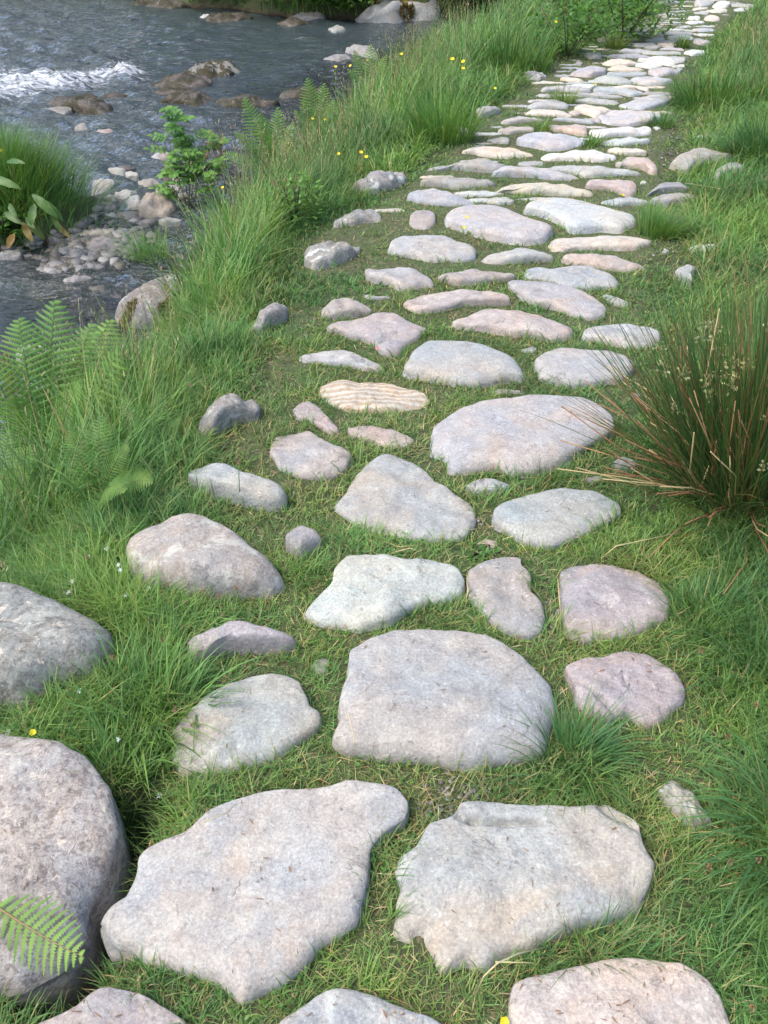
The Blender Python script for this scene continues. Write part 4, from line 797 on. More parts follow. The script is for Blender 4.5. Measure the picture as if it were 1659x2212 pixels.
def join(parts):
    V = []; Fa = []; C = []; b = 0
    for v, f, c in parts:
        V.append(v); Fa.append(f + b); C.append(c); b += len(v)
    return np.concatenate(V), np.concatenate(Fa), np.concatenate(C)
def blade_obj(name, parts, mat, parent=None, loc=None, **t):
    V, Fa, C = join(parts)
    if loc is not None: V = V - np.array(loc)
    return tag(link(name, np_mesh(name, V, Fa, mat, C, False), parent, loc), **t)

# mask of stone footprints
GX0, GY0, GS = -3.2, .2, .0125
gm = np.zeros((1300, 900), bool)
def inside(poly, X, Y):
    r = np.zeros(X.shape, bool); x1, y1 = poly[-1]
    for x2, y2 in poly:
        c = ((y1 > Y) != (y2 > Y)) & (X < (x2 - x1) * (Y - y1) / ((y2 - y1) or 1e-9) + x1); r ^= c; x1, y1 = x2, y2
    return r
for po in FOOT:
    a = ((po.min(0) - (GX0, GY0)) / GS).astype(int) - 1; b = ((po.max(0) - (GX0, GY0)) / GS).astype(int) + 2
    a = np.maximum(a, 0); b = np.minimum(b, (gm.shape[1], gm.shape[0]))
    if (b <= a).any(): continue
    X, Y = np.meshgrid(GX0 + (np.arange(a[0], b[0]) + .5) * GS, GY0 + (np.arange(a[1], b[1]) + .5) * GS)
    gm[a[1]:b[1], a[0]:b[0]] |= inside(po[::2] if len(po) > 60 else po, X, Y)
def on_stone(x, y):
    i = ((y - GY0) / GS).astype(int); j = ((x - GX0) / GS).astype(int); ok = (i >= 0) & (i < gm.shape[0]) & (j >= 0) & (j < gm.shape[1])
    r = np.zeros(len(x), bool); r[ok] = gm[i[ok], j[ok]]; return r
gd = gm.copy()
for _ in range(3): gd[1:] |= gd[:-1].copy(); gd[:-1] |= gd[1:].copy(); gd[:, 1:] |= gd[:, :-1].copy(); gd[:, :-1] |= gd[:, 1:].copy()
def edge_of(x, y):
    i = np.clip(((y - GY0) / GS).astype(int), 0, gm.shape[0] - 1); j = np.clip(((x - GX0) / GS).astype(int), 0, gm.shape[1] - 1); return gd[i, j] & ~gm[i, j]
def scatter(y0, y1, dens, xlo=None, xhi=None):
    w = .62 * y1 + .45; a = -w if xlo is None else max(-w, xlo); b = w if xhi is None else min(w, xhi)
    n = int((b - a) * (y1 - y0) * dens); x = rng.uniform(a, b, n); y = rng.uniform(y0, y1, n)
    k = (np.abs(x) < .62 * y + .45); return x[k], y[k]
def zones(x, y):
    xt, xl, xr = np.interp(y, *_XT), np.interp(y, *_XL), np.interp(y, *_XR)
    return xt - x, xl - x, x - xr
TREAD = np.array([hit(px, py)[:2] for px, py in ((1600, 640), (1545, 600), (1470, 530), (1440, 470), (1450, 340), (1445, 290), (1440, 545), (1480, 570), (960, 1740), (985, 1720), (590, 1010), (620, 1040), (1185, 1320), (1190, 1350), (860, 880), (850, 500), (740, 530), (570, 830), (590, 800), (930, 990), (1065, 1140), (520, 960))])
def wear(x, y):
    d = np.min(np.hypot(x[:, None] - TREAD[None, :, 0], y[:, None] - TREAD[None, :, 1]) / (.05 + .03 * TREAD[None, :, 1]), 1); return np.exp(-d * d)

# turf between and around the stones
parts = []
for y0, y1, dens, wd in ((.45, 1.1, 46000, .0027), (1.1, 2.0, 32000, .0031), (2, 3.2, 19000, .0042), (3.2, 5, 10500, .0058), (5, 8, 4200, .0085), (8, 14.5, 1300, .013)):
    x, y = scatter(y0, y1, dens, xlo=-1.9); dt, dl, dr = zones(x, y)
    k = ~on_stone(x, y) & (T(x, y) > -.42) & (rng.random(len(x)) > .8 * wear(x, y) ** 1.6); x, y, dt, dl, dr = x[k], y[k], dt[k], dl[k], dr[k]
    n = len(x); pn = vn(x, y, .16, 31) * .5 + vn(x, y, .05, 32) * .5
    side = sm(np.maximum(dl / .25, dr / .3))
    h = (.026 + .030 * np.clip(pn + .45, 0, 1.5) ** 1.3) * (1 - side) + side * (.042 + .034 * (pn + 1))
    h *= rng.uniform(.5, 1.5, n) * np.where(side < .5, np.where(y > 3.8, .55, np.where(y > 2.4, .8, 1.0)), 1 + .05 * y); eg = edge_of(x, y); h *= 1 - .15 * eg
    az = rng.uniform(0, 6.283, n); cl = vn(x, y, .6, 33); c2 = vn(x, y, .12, 34)
    dry = np.clip((rng.random(n) < .06 + .18 * eg + .14 * np.clip(vn(x, y, .22, 35) + .1, 0, 1) + .30 * wear(x, y)) * rng.uniform(.4, 1, n) + .30 * np.clip(vn(x, y, .35, 36) - .15, 0, 1) * (1 - side), 0, 1)
    tint = np.clip(.52 + .22 * cl + .25 * c2 + rng.normal(0, .17, n), 0, 1)
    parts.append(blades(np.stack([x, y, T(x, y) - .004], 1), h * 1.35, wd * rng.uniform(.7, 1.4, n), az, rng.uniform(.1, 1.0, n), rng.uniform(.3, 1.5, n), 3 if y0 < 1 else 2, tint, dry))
blade_obj('turf', parts, M['grass'], kind='stuff', label='short green turf growing between the path stones')

# blades leaning in over the stone rims
parts = []
for f in FOOT:
    c = f.mean(0)
    if not (.4 < c[1] < 6): continue
    seg_ = np.roll(f, -1, 0) - f; per = np.hypot(*seg_.T).sum(); n = int(per * (420 if c[1] < 2 else 260 if c[1] < 3.5 else 130)); i = rng.integers(0, len(f), n); P = f[i] + seg_[i] * rng.random((n, 1)); d = P - c; d /= np.hypot(*d.T)[:, None]
    P = P + d * rng.uniform(.004, .022, (n, 1)); k = (vn(P[:, 0], P[:, 1], .07, 81) > -.25) & ~on_stone(P[:, 0], P[:, 1]); P = P[k]; d = d[k]; n = len(P)
    if not n: continue
    az = np.arctan2(-d[:, 1], -d[:, 0]) + rng.normal(0, .9, n)
    parts.append(blades(np.stack([P[:, 0], P[:, 1], T(P[:, 0], P[:, 1])], 1), rng.uniform(.025, .062, n) * (.7 + .6 * (vn(P[:, 0], P[:, 1], .12, 82) + .5)).clip(.5, 1.5), rng.uniform(.0018, .0032, n) * (.8 + .25 * c[1]), az, rng.uniform(.1, .6, n), rng.uniform(.6, 1.6, n), 3, np.clip(rng.normal(.55, .2, n), 0, 1), (rng.random(n) < .14) * rng.uniform(.4, 1, n)))
blade_obj('rim_grass', parts, M['grass'], kind='stuff', label='grass blades leaning over the stone rims')

# small round leaves in the turf
parts = []
for y0, y1, dens in ((.5, 2.0, 2200), (2, 4, 900), (4, 8, 250)):
    x, y = scatter(y0, y1, dens, xlo=-1.2); dt, dl, dr = zones(x, y)
    k = ~on_stone(x, y) & (T(x, y) > -.2) & (vn(x, y, .14, 41) > .1); x, y = x[k], y[k]; n = len(x)
    parts.append(blades(np.stack([x, y, T(x, y) + .008 + .012 * rng.random(n)], 1), rng.uniform(.006, .015, n), rng.uniform(.004, .008, n) * (1 + y0 * .1), rng.uniform(0, 6.28, n), rng.uniform(.7, 1.4, n), .4, 3, rng.uniform(.2, .8, n), 0, yaw=rng.uniform(-.3, .3, n), taper=3, w0=.3))
blade_obj('clover', parts, M['leaf'], kind='stuff', label='small round leaves of low herbs in the turf')

# dry straw lying in the turf along the stone edges
parts = []
for y0, y1, dens in ((.5, 2.0, 1500), (2, 4, 700), (4, 9, 180)):
    x, y = scatter(y0, y1, dens, xlo=-.8); dt, dl, dr = zones(x, y)
    k = ~on_stone(x, y) & (rng.random(len(x)) < .10 + .55 * edge_of(x, y) + .75 * wear(x, y) + .5 * (vn(x, y, .2, 43) > .2)) & (dr < .5) & (dl < .35); x, y = x[k], y[k]; n = len(x)
    parts.append(blades(np.stack([x, y, T(x, y) + rng.uniform(.006, .028, n)], 1), rng.uniform(.010, .045, n) * rng.uniform(.6, 1.2, n), rng.uniform(.0008, .0022, n) * (1 + .12 * y0), rng.uniform(0, 6.28, n), rng.uniform(1.1, 1.7, n), rng.uniform(-.5, .9, n), 4, rng.uniform(0, 1, n), 0, taper=6))
blade_obj('straw', parts, M['straw'], kind='stuff', label='bits of dry straw lying in the turf')

# long grass of the left bank, medium grass of the right verge
parts = []; seeds = []
SUP = [(hit(*D_)[:2], r_) for D_, r_ in (((330, 800), .20), ((400, 770), .22), ((120, 1225), .20), ((200, 1190), .16), ((250, 1130), .12), ((350, 745), .26), ((300, 735), .22), ((250, 720), .2), ((440, 1300), .12), ((80, 1590), .12), ((560, 700), .1))]
def herb(x, y, h, wd, seg, lean, dryp=.05, tb=.42, a1=(.3, 1.5), mat=None):
    n = len(x); az = rng.normal(lean, 1.3, n); cl = vn(x, y, .45, 51) * .34 + vn(x, y, .13, 52) * .26
    dry = (rng.random(n) < dryp) * rng.uniform(.4, 1, n)
    bw = rng.random(n) < .16; wd = np.where(bw, wd * 2.3, wd * 1.08); h = np.where(bw, h * .8, h)
    return blades(np.stack([x, y, T(x, y) - .01], 1), h, wd, az, rng.uniform(0, .45, n), rng.uniform(*a1, n), seg, np.clip(tb + cl + rng.normal(0, .16, n), 0, 1), dry)
for y0, y1, dens, wd in ((.4, 1.2, 6500, .0040), (1.2, 2.2, 4900, .0046), (2.2, 3.6, 3700, .0054), (3.6, 6, 3000, .0060), (6, 9, 1700, .0085), (9, 15, 800, .013)):
    x, y = scatter(y0, y1, dens, xhi=8); dt, dl, dr = zones(x, y)
    g = T(x, y); k = ~on_stone(x, y) & (g > -.52) & (x > np.interp(y, *_XW) + .12 * vn(x, y, .2, 66)) & (y < np.interp(x, *_FB) - .3)
    near = sm((2.1 - y) / .6)
    hl = .04 + (.32 + .12 * vn(x, y, .7, 61)) * sm((dt + .02 + .1 * vn(x, y, .25, 62)) / .30) * (1 - .55 * near) + .035 * sm(dl / .12)
    hr = .045 * sm(dr / .1) + .07 * sm((dr - .25) / .5) + (.22 + .1 * vn(x, y, .9, 63)) * sm((y - 6.2) / 1.5) * sm((dr - .15) / .4) * np.clip(.8 + vn(x, y, .8, 64), 0, 1.3) + .085 * sm((2.7 - y) / .6) * sm((dr - .0) / .16)
    h = np.where(dt > -.15, np.maximum(hl, 0), np.maximum(hr, .0)); h = np.where((dt <= -.15) & (dr < .0), 0, h)
    h = h * sm((g + .54) / .06 * .7 + .3)
    for D_, r_ in SUP: h = h * (1 - .85 * np.exp(-(np.hypot(x - D_[0], y - D_[1]) / r_) ** 4))
    k &= (h > .042) & ((h > .09) | (rng.random(len(h)) < .45)); x, y, h = x[k], y[k], h[k]; n = len(x)
    hh = h * rng.uniform(.5, 1.15, n)
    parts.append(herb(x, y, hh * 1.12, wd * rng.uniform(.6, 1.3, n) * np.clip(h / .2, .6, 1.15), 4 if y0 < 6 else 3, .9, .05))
    # flowering stalks
    q = (rng.random(n) < (.030 if y0 < 3.6 else .045)) & (h > .13); xs, ys_, hs = x[q], y[q], h[q] * rng.uniform(1.15, 1.55, q.sum()); m = q.sum()
    if m:
        az = rng.uniform(0, 6.28, m); P0 = np.stack([xs, ys_, T(xs, ys_)], 1); a0 = rng.uniform(0, .25, m); a1 = rng.uniform(0, .5, m)
        seeds.append(blades(P0, hs, np.full(m, .0017 + .0003 * y0), az, a0, a1, 4, rng.uniform(.2, .8, m), .15, taper=8))
        for j in range(7):
            f = .78 + .22 * j / 7; th = a0 + a1 * f * .5
            Pj = P0 + np.stack([np.sin(th) * np.cos(az), np.sin(th) * np.sin(az), np.cos(th)], 1) * (hs * f)[:, None]
            seeds.append(blades(Pj, rng.uniform(.010, .022, m) * (1 + .03 * y0), np.full(m, .0035 + .0006 * y0), rng.uniform(0, 6.28, m), rng.uniform(.3, 1.0, m), .2, 2, rng.uniform(.3, .9, m), (rng.random(m) < .25) * .6, w0=.4))
blade_obj('long_grass', parts, M['grass'], kind='stuff', label='long lush grass on the river bank and verges')
blade_obj('seeding_grass', seeds, M['seed'], kind='stuff', label='thin seeding grass stalks above the long grass')

# grass of the islet and of the far bank
n = 5200; r = np.abs(rng.normal(0, .30, n)); a = rng.uniform(0, 6.28, n); x = ISL[0] + np.cos(a) * r; y = ISL[1] + np.sin(a) * r
k = T(x, y) > -.56; x, y, r, a = x[k], y[k], r[k], a[k]; n = len(x)
v1 = blades(np.stack([x, y, T(x, y) - .01], 1), rng.uniform(.25, .58, n) * (1 - .35 * np.clip(r / .6, 0, 1)), rng.uniform(.004, .008, n), a + rng.normal(0, .6, n), .1 + r * .9, rng.uniform(.2, 1.0, n), 4, np.clip(rng.normal(.5, .2, n) + .2 * vn(x, y, .15, 3), 0, 1), (rng.random(n) < .04) * .6)
blade_obj('islet_grass', [v1], M['sedge'], kind='stuff', label='tall blue green sedge covering the islet in the stream')
parts = []
for dens, lo, hi, hh, w in ((420, -.35, 3.2, .24, .024), (60, 3.2, 10, .4, .05)):
    x = rng.uniform(-12, 9, int(21 * (hi - lo) * dens)); d = rng.uniform(lo, hi, len(x)); y = np.interp(x, *_FB) + d
    k = (x > -y * .46) & (x < y * .2) & (T(x, y) > -.47); x, y = x[k], y[k]; n = len(x)
    parts.append(blades(np.stack([x, y, T(x, y) - .02], 1), hh * rng.uniform(.5, 1.4, n), w * rng.uniform(.6, 1.3, n), rng.uniform(0, 6.28, n), rng.uniform(.1, .6, n), rng.uniform(.3, 1.3, n), 3, np.clip(.55 + .35 * vn(x, y, .9, 71) + rng.normal(0, .15, n), 0, 1), np.clip(.5 * vn(x, y, 1.1, 72), 0, .5)))
blade_obj('far_bank_grass', parts, M['grass'], kind='stuff', label='grass on the bank beyond the river')

# ------------------------------------------------------------------ tussocks
def tussock(name, D, n, L, r, W, mat, label, lean=(0, 0), spread=.9, dry=.06, tb=.45, cat='tussock', off=0):
    x0, y0, z0 = hit(*D); a = rng.uniform(0, 6.28, n); rr = np.sqrt(rng.random(n)) * r
    x = x0 + np.cos(a) * rr; y = y0 + np.sin(a) * rr
    k = ~on_stone(x, y); x, y, a, rr = x[k], y[k], a[k], rr[k]; n = len(x); ou = rr / r
    dx = np.cos(a) * (.25 + ou) * spread + lean[0]; dy = np.sin(a) * (.25 + ou) * spread + lean[1]
    az = np.arctan2(dy, dx) + rng.normal(0, .35, n); mag = np.hypot(dx, dy)
    kk = rng.integers(0, 9, n); kz = rng.normal(0, .45, 9)[kk]; kl = rng.uniform(.7, 1.15, 9)[kk]; az = az + kz
    V = blades(np.stack([x, y, T(x, y) - .01], 1), L * kl * rng.uniform(.35, 1.2, n), W * rng.uniform(.4, 1.5, n), az, mag * .45 * rng.uniform(.3, 1.5, n), mag * rng.uniform(.1, 1.9, n), 5, np.clip(rng.normal(tb, .18, n), 0, 1), (rng.random(n) < dry) * rng.uniform(.4, 1, n), yaw=rng.uniform(-.5, .5, n))
    return blade_obj(name, [V], mat, loc=(x0, y0, z0), label=label, cat=cat)
G_, S_ = M['grass'], M['sedge']
for a in (
 ('grass_tussock', (1235, 1655), 560, .155, .065, .0036, S_, 'spiky dark green tussock overhanging the corner of the domed stone', (.1, -.1), 1.1),
 ('grass_tussock', (935, 1335), 420, .085, .065, .0020, G_, 'wiry brownish tuft below the long pale slab', (0, 0), 1.2, .28),
 ('grass_tussock', (1425, 505), 900, .19, .11, .0042, G_, 'bright wind-combed tussock beside the pitted pale stone', (.6, .1), .8, .05, .55),
 ('grass_tussock', (1650, 345), 900, .36, .17, .0060, S_, 'dark spiky tussock at the right edge beyond the humped boulder', (-.1, 0), 1.0, .03, .35),
 ('grass_tussock', (1545, 225), 1100, .34, .32, .0075, G_, 'broad dark tussock where the path turns, right verge', (-.1, 0), .9, .06, .35),
 ('grass_tussock', (955, 300), 850, .46, .20, .0058, G_, 'tall upright fine-leaved tussock on the left bank', (0, 0), .7, .04, .6),
 ('grass_tussock', (1215, 225), 360, .17, .08, .0055, G_, 'brown tipped tuft growing in the path above the slate-blue stone', (0, 0), 1.0, .3),
 ('grass_tussock', (1330, 105), 260, .20, .09, .0090, G_, 'reddish tuft in the far part of the path', (0, 0), .8, .4, .3),
 ('grass_tussock', (1472, 105), 220, .16, .06, .0090, G_, 'small dark tuft at the right side of the far path', (0, 0), .8, .2, .3),
 ('grass_tussock', (1185, 1035), 330, .085, .06, .0024, G_, 'thin grass tuft at the near edge of the widest blue-grey stone', (0, 0), 1.1, .1),
 ('grass_tussock', (1165, 283), 260, .12, .07, .0045, G_, 'tuft between the pinkish stones of the middle path', (0, 0), 1.0, .25),
 ('grass_tussock', (1270, 315), 320, .12, .07, .0045, G_, 'green tuft left of the whitish stone rows', (0, 0), 1.0, .08),
 ('grass_tussock', (1425, 275), 320, .15, .09, .0050, S_, 'tuft overhanging the right end of the broad lilac slab', (-.3, 0), .9, .08),
 ('grass_tussock', (1520, 368), 620, .11, .11, .0042, G_, 'bright green tuft in front of the humped boulder', (0, 0), .8, .0, .7),
 ('grass_tussock', (1275, 2050), 480, .105, .075, .0026, S_, 'fine bluish tuft between the ledged slab and the cream stone', (0, 0), 1.1, .15),
 ('grass_tussock', (1530, 1345), 460, .14, .085, .0032, S_, 'dark green tuft right of the mauve half-round stone', (-.1, 0), 1.0, .05),
 ('grass_tussock', (1735, 1830), 620, .25, .12, .0046, S_, 'large arching sedge at the lower right edge', (-.35, .1), .95, .04, .5),
 ('grass_tussock', (1650, 1440), 380, .15, .11, .0040, S_, 'sedge tuft at the right edge above the arching sedge', (-.2, 0), .9, .04, .4),
 ('grass_tussock', (880, 660), 180, .09, .05, .0026, G_, 'brownish wiry tuft by the split mauve stone', (.1, 0), 1.2, .35),
 ('grass_tussock', (330, 1530), 520, .17, .11, .0045, G_, 'broad-leaved tuft between the two lower left boulders', (.1, 0), .9, .03, .6),
 ('grass_tussock', (250, 1680), 420, .13, .09, .0040, G_, 'grass tuft beside the tan speckled boulder', (.1, 0), .9, .03, .6),
 ('grass_tussock', (280, 1840), 260, .12, .05, .0034, S_, 'narrow tuft growing from the gap beside the seven-sided slab', (0, 0), .7, .08, .5),
 ('grass_tussock', (440, 700), 300, .22, .10, .0050, G_, 'yellow green tuft hanging over the mossy boulder top', (-.5, 0), .8, .1, .8),
 ('grass_tussock', (330, 580), 320, .32, .10, .0060, G_, 'grass arching over the water above the mossy boulder', (-.6, .1), .7, .05, .7),
 ('grass_tussock', (1100, 150), 520, .40, .34, .0085, G_, 'deep green tussock among bank grass left of the path bend', (0, 0), .5, .05, .25),
 ('grass_tussock', (138, 97), 90, .16, .05, .010, G_, 'sprig of grass on the small mossy stream rock', (0, 0), .8, .0, .8),
):
    if a[1] == (138, 97): a = (a[0], (275, 212)) + a[2:]
    tussock(*a)

# ------------------------------------------------------------------ rush clump
x0, y0, z0 = hit(1615, 1075); rush = tag(empty('rush_clump', (x0, y0, z0)), 'big rush clump of dark stems with orange dead stalks leaning over the path', 'rush')
def local(P): return P - np.array([x0, y0, z0])
n = 1250; a = rng.uniform(0, 6.28, n); rr = np.sqrt(rng.random(n)) * .17
x = np.cos(a) * rr; y = np.sin(a) * rr
dx = np.cos(a) * (.2 + rr / .15) * .52 - .34 * rng.random(n) ** 2; dy = np.sin(a) * (.2 + rr / .15) * .50
az = np.arctan2(dy, dx) + rng.normal(0, .5, n); mg = np.hypot(dx, dy) * rng.uniform(.5, 1.6, n)
V = blades(np.stack([x, y, x * 0 - .01], 1), rng.uniform(.38, .72, n), rng.uniform(.0026, .0040, n), az, mg * .8 * rng.uniform(.5, 1.3, n), mg * rng.uniform(.1, .6, n), 4, np.clip(rng.normal(.45, .22, n), 0, 1), (rng.random(n) < .26) * rng.uniform(.4, 1, n), taper=5, w0=1)
V2 = blades(np.stack([x[:300], y[:300], x[:300] * 0 - .01], 1), rng.uniform(.30, .62, 300), rng.uniform(.0024, .0036, 300), az[:300] + .1, mg[:300] * .9, mg[:300] * .3, 4, .3, (rng.random(300) < .25) * 1., taper=5, w0=1, yaw=np.full(300, 1.57))
blade_obj('stems', [V, V2], M['rush'], rush, kind='stuff')
for i in range(95):
    a = random.gauss(math.pi + .35, 1.0); r = .15 * math.sqrt(random.random()); L = random.uniform(.16, .52); el = random.uniform(.25, 1.42)
    b = Vector((math.cos(a) * r, math.sin(a) * r, random.uniform(0, .06))); d = Vector((math.cos(a) * math.sin(el), math.sin(a) * math.sin(el), math.cos(el)))
    kx = b + d * L * .6; d2 = (d + Vector((random.gauss(0, .2), random.gauss(0, .2), random.gauss(0, .15)))).normalized()
    mb = MB(); cc = (random.uniform(0, 1), 0, random.uniform(.2, 1), 1); mb.tube([b, b + d * L * .3 + Vector((0, 0, -.004)), kx, kx + d2 * L * .4], [.0021, .0021, .0019, .0016], cc, 4)
    link('dead_stalk', mb.mesh('dead_stalk', M['straw'] if random.random() < .35 else M['dead'], True), rush)
for i in range(38):
    a = random.uniform(0, 6.28); q = random.random(); el = .25 + .5 * random.random(); L = random.uniform(.30, .52)
    p = Vector((math.cos(a) * math.sin(el) * L - .08 * random.random(), math.sin(a) * math.sin(el) * L - .03, math.cos(el) * L)); mb = MB()
    for j in range(16):
        d = Vector((random.gauss(0, 1), random.gauss(0, 1), random.gauss(.3, 1))).normalized(); s = .006 + .014 * random.random()
        mb.leaf(p + d * s, d, Vector((.3, -.9, .4)), .011, .008, (random.uniform(.6, 1), 0, random.uniform(0, .15), 1), seg=2)
        if j % 2 == 0: mb.tube([p, p + d * s], .0005, (.7, 0, 0, 1), 3)
    link('flower_cluster', mb.mesh('flower_cluster', M['seed'], False), rush)

# ------------------------------------------------------------------ ferns
def on_plane(px, py, Y):
    dx, dy, dz = ray(px, py); t = Y / dy; return Vector((dx * t, Y, CH + dz * t))
def frond_geo(B, Tp, arch, wmax, npin, c, split=False, droop=.25):
    """rachis from B to Tp (local), returns (rachis MB, [pinna MB])"""
    B, Tp = Vector(B), Vector(Tp); L = (Tp - B).length; up = Vector((0, 0, 1)); mid = (B + Tp) / 2 + up * arch * L
    def P(t): return B * (1 - t) ** 2 + mid * 2 * t * (1 - t) + Tp * t * t
    ra = MB(); ra.tube([P(i / 12) for i in range(13)], [.0022 * (1.15 - i / 12) * (1 + L) for i in range(13)], (c[0] * .8, 0, .35, 1), 4)
    pins = []
    for i in range(npin):
        t = .14 + .86 * (i + .5) / npin; p = P(t); tan = (P(min(1, t + .02)) - P(t - .02)).normalized()
        view = Vector((0, -.45, .9)); side = tan.cross(view).normalized(); nrm = side.cross(tan).normalized()
        w = wmax * L * (math.sin(math.pi * min(1, (t - .10) / .92) ** .75) ** .8 if t < .995 else .03)
        w = max(.012 * L, w * random.uniform(.88, 1.08))
        for sgn in (-1, 1):
            mb = MB(); d = (side * sgn + tan * .38).normalized(); q0 = p + tan * (.3 / npin * L * sgn * .4)
            m = 10 if w > .03 else 5; cc = (min(1, max(0, c[0] + random.gauss(0, .12))), 0, c[2] * random.random(), 1)
            pd = tan - d * tan.dot(d); pd.normalize(); vs = []; fs = []
            for j in range(2 * m + 1):
                s0 = j / (2 * m); hw = (L / npin * .40) * (1 - s0) ** .6 * (1.0 if j % 2 == 0 else .30) + .0003
                q = q0 + d * w * s0 - nrm * (droop * w * s0 * s0); vs += [q - pd * hw - nrm * hw * .25 + d * (.2 * hw), q, q + pd * hw - nrm * hw * .25 + d * (.2 * hw)]
                if j: b_ = 3 * (j - 1); fs += [(b_, b_ + 1, b_ + 4, b_ + 3), (b_ + 1, b_ + 2, b_ + 5, b_ + 4)]
            mb.add(vs, fs, cc); pins.append(mb)
    return ra, pins
def merge(dst, mbs):
    for m in mbs:
        b = len(dst.v); dst.v += m.v; dst.f += [tuple(i + b for i in f) for f in m.f]; dst.c += m.c
    return dst
def fern(D, tips, label, tint=.55, wm=.24, npin=20, z=None, near=False, arch=.16, name='fern'):
    x, y, z_ = hit(*D); z_ = z_ if z is None else z; root = tag(empty(name, (x, y, z_)), label, 'fern'); o = Vector((x, y, z_))
    for tp in tips:
        px, py, dY = tp[:3]; tw = on_plane(px, py, y + dY) - o
        ra, pins = frond_geo((random.uniform(-.01, .01), random.uniform(-.01, .01), 0), tw, tp[3] if len(tp) > 3 else arch, wm, npin, (tint, 0, .08))
        f = link('frond', ra.mesh('frond', M['bark'] if near else M['fern'], True), root)
        if near:
            for p in pins: link('leaflet', p.mesh('leaflet', M['fern'], False), f)
        else: link('leaflets', merge(MB(), pins).mesh('leaflets', M['fern'], False), f)['kind'] = 'stuff'
    return root
# the frond lying over the tan boulder, lower left
Bp = Vector((*un(-40, 1935, .09), .09)); Tp = Vector((*un(180, 2068, .11), .11))
root = tag(empty('fern', Bp), 'lime green fern frond with dark red midrib arching across the tan speckled boulder', 'fern')
ra, pins = frond_geo((0, 0, 0), Tp - Bp, -.12, .25, 13, (.70, 0, .10)); f = link('frond', ra.mesh('frond', M['bark']), root)
for p in pins: link('leaflet', p.mesh('leaflet', M['fern'], False), f)
Bp = Vector((*un(-30, 2170, -.05), -.05)); Tp = Vector((*un(85, 2085, .02), .02))
root = tag(empty('fern', Bp), 'small shaded fern tip at the lower left corner under the lime one', 'fern')
ra, pins = frond_geo((0, 0, 0), Tp - Bp, .1, .30, 12, (.4, 0, .05)); f = link('frond', ra.mesh('frond', M['fern']), root)
for p in pins: link('leaflet', p.mesh('leaflet', M['fern'], False), f)
fern((110, 1085), [(255, 760, .05, .05), (118, 650, .25, .12), (40, 690, .2, .2), (272, 1195, -.35, .32), (200, 700, .3, .2), (-40, 760, .1, .2), (30, 860, -.05, .25), (170, 830, -.1, .2), (310, 860, .15, .2), (290, 960, .05, .25), (60, 1000, -.3, .3), (240, 690, .5, .2), (100, 760, .2, .1)],
     'large light green fern spreading beside the pool, left edge', .5, .23, 24)
fern((10, 1190), [(70, 960, .1, .2), (160, 1085, -.15, .3), (258, 1182, -.32, .42), (130, 1190, -.3, .35), (20, 930, .2, .2), (-60, 980, 0), (60, 1190, -.35, .3)], 'darker fern with arching frond above the lichen-blotched boulder', .40, .22, 24)
fern((210, 1110), [(150, 930, .1, .15), (275, 960, .05, .2), (215, 900, .15, .1), (330, 1040, -.1, .3), (120, 1040, -.15, .3), (270, 1060, -.2, .3)], 'fern in the long grass just above the sloping boulder, left of its crest', .38, .22, 22)
fern((470, 660), [(430, 560, .05, .1), (500, 555, .05, .1), (465, 530, .1, .08), (410, 610, -.1, .2), (540, 600, 0, .2)], 'young fern in tall grass right of the mossy boulder', .6, .22, 18)
fern((800, 215), [(765, 110, .1, .08), (800, 95, .1, .05), (835, 118, .05, .1), (750, 150, 0, .2)], 'small fern in bank grass near the upper yellow flowers', .6, .22, 16)
fern((330, 980), [(262, 860, .1, .15), (345, 850, .1, .1), (225, 930, -.05, .25), (300, 905, 0, .2), (390, 905, 0, .2)], 'small fern half lost in the long grass right of the pool fern', .45, .22, 20)
fern((600, 400), [(528, 212, .1, .08), (562, 245, 0, .1), (600, 232, .1, .05), (632, 265, .05, .1), (505, 285, -.1, .2), (480, 330, 0, .2), (650, 320, -.1, .2), (575, 290, -.1, .15), (610, 300, .2, .1)], 'feathery bright fern in the bank grass next to the leafy shrub', .7, .20, 22)
fern((688, 320), [(664, 168, .1, .05), (636, 238, 0, .12), (700, 180, .1, .05), (655, 215, .05, .1), (722, 215, 0, .1), (640, 275, -.1, .2), (675, 240, -.05, .1)], 'upper bright fern reaching out over the dark pool', .7, .22, 20)

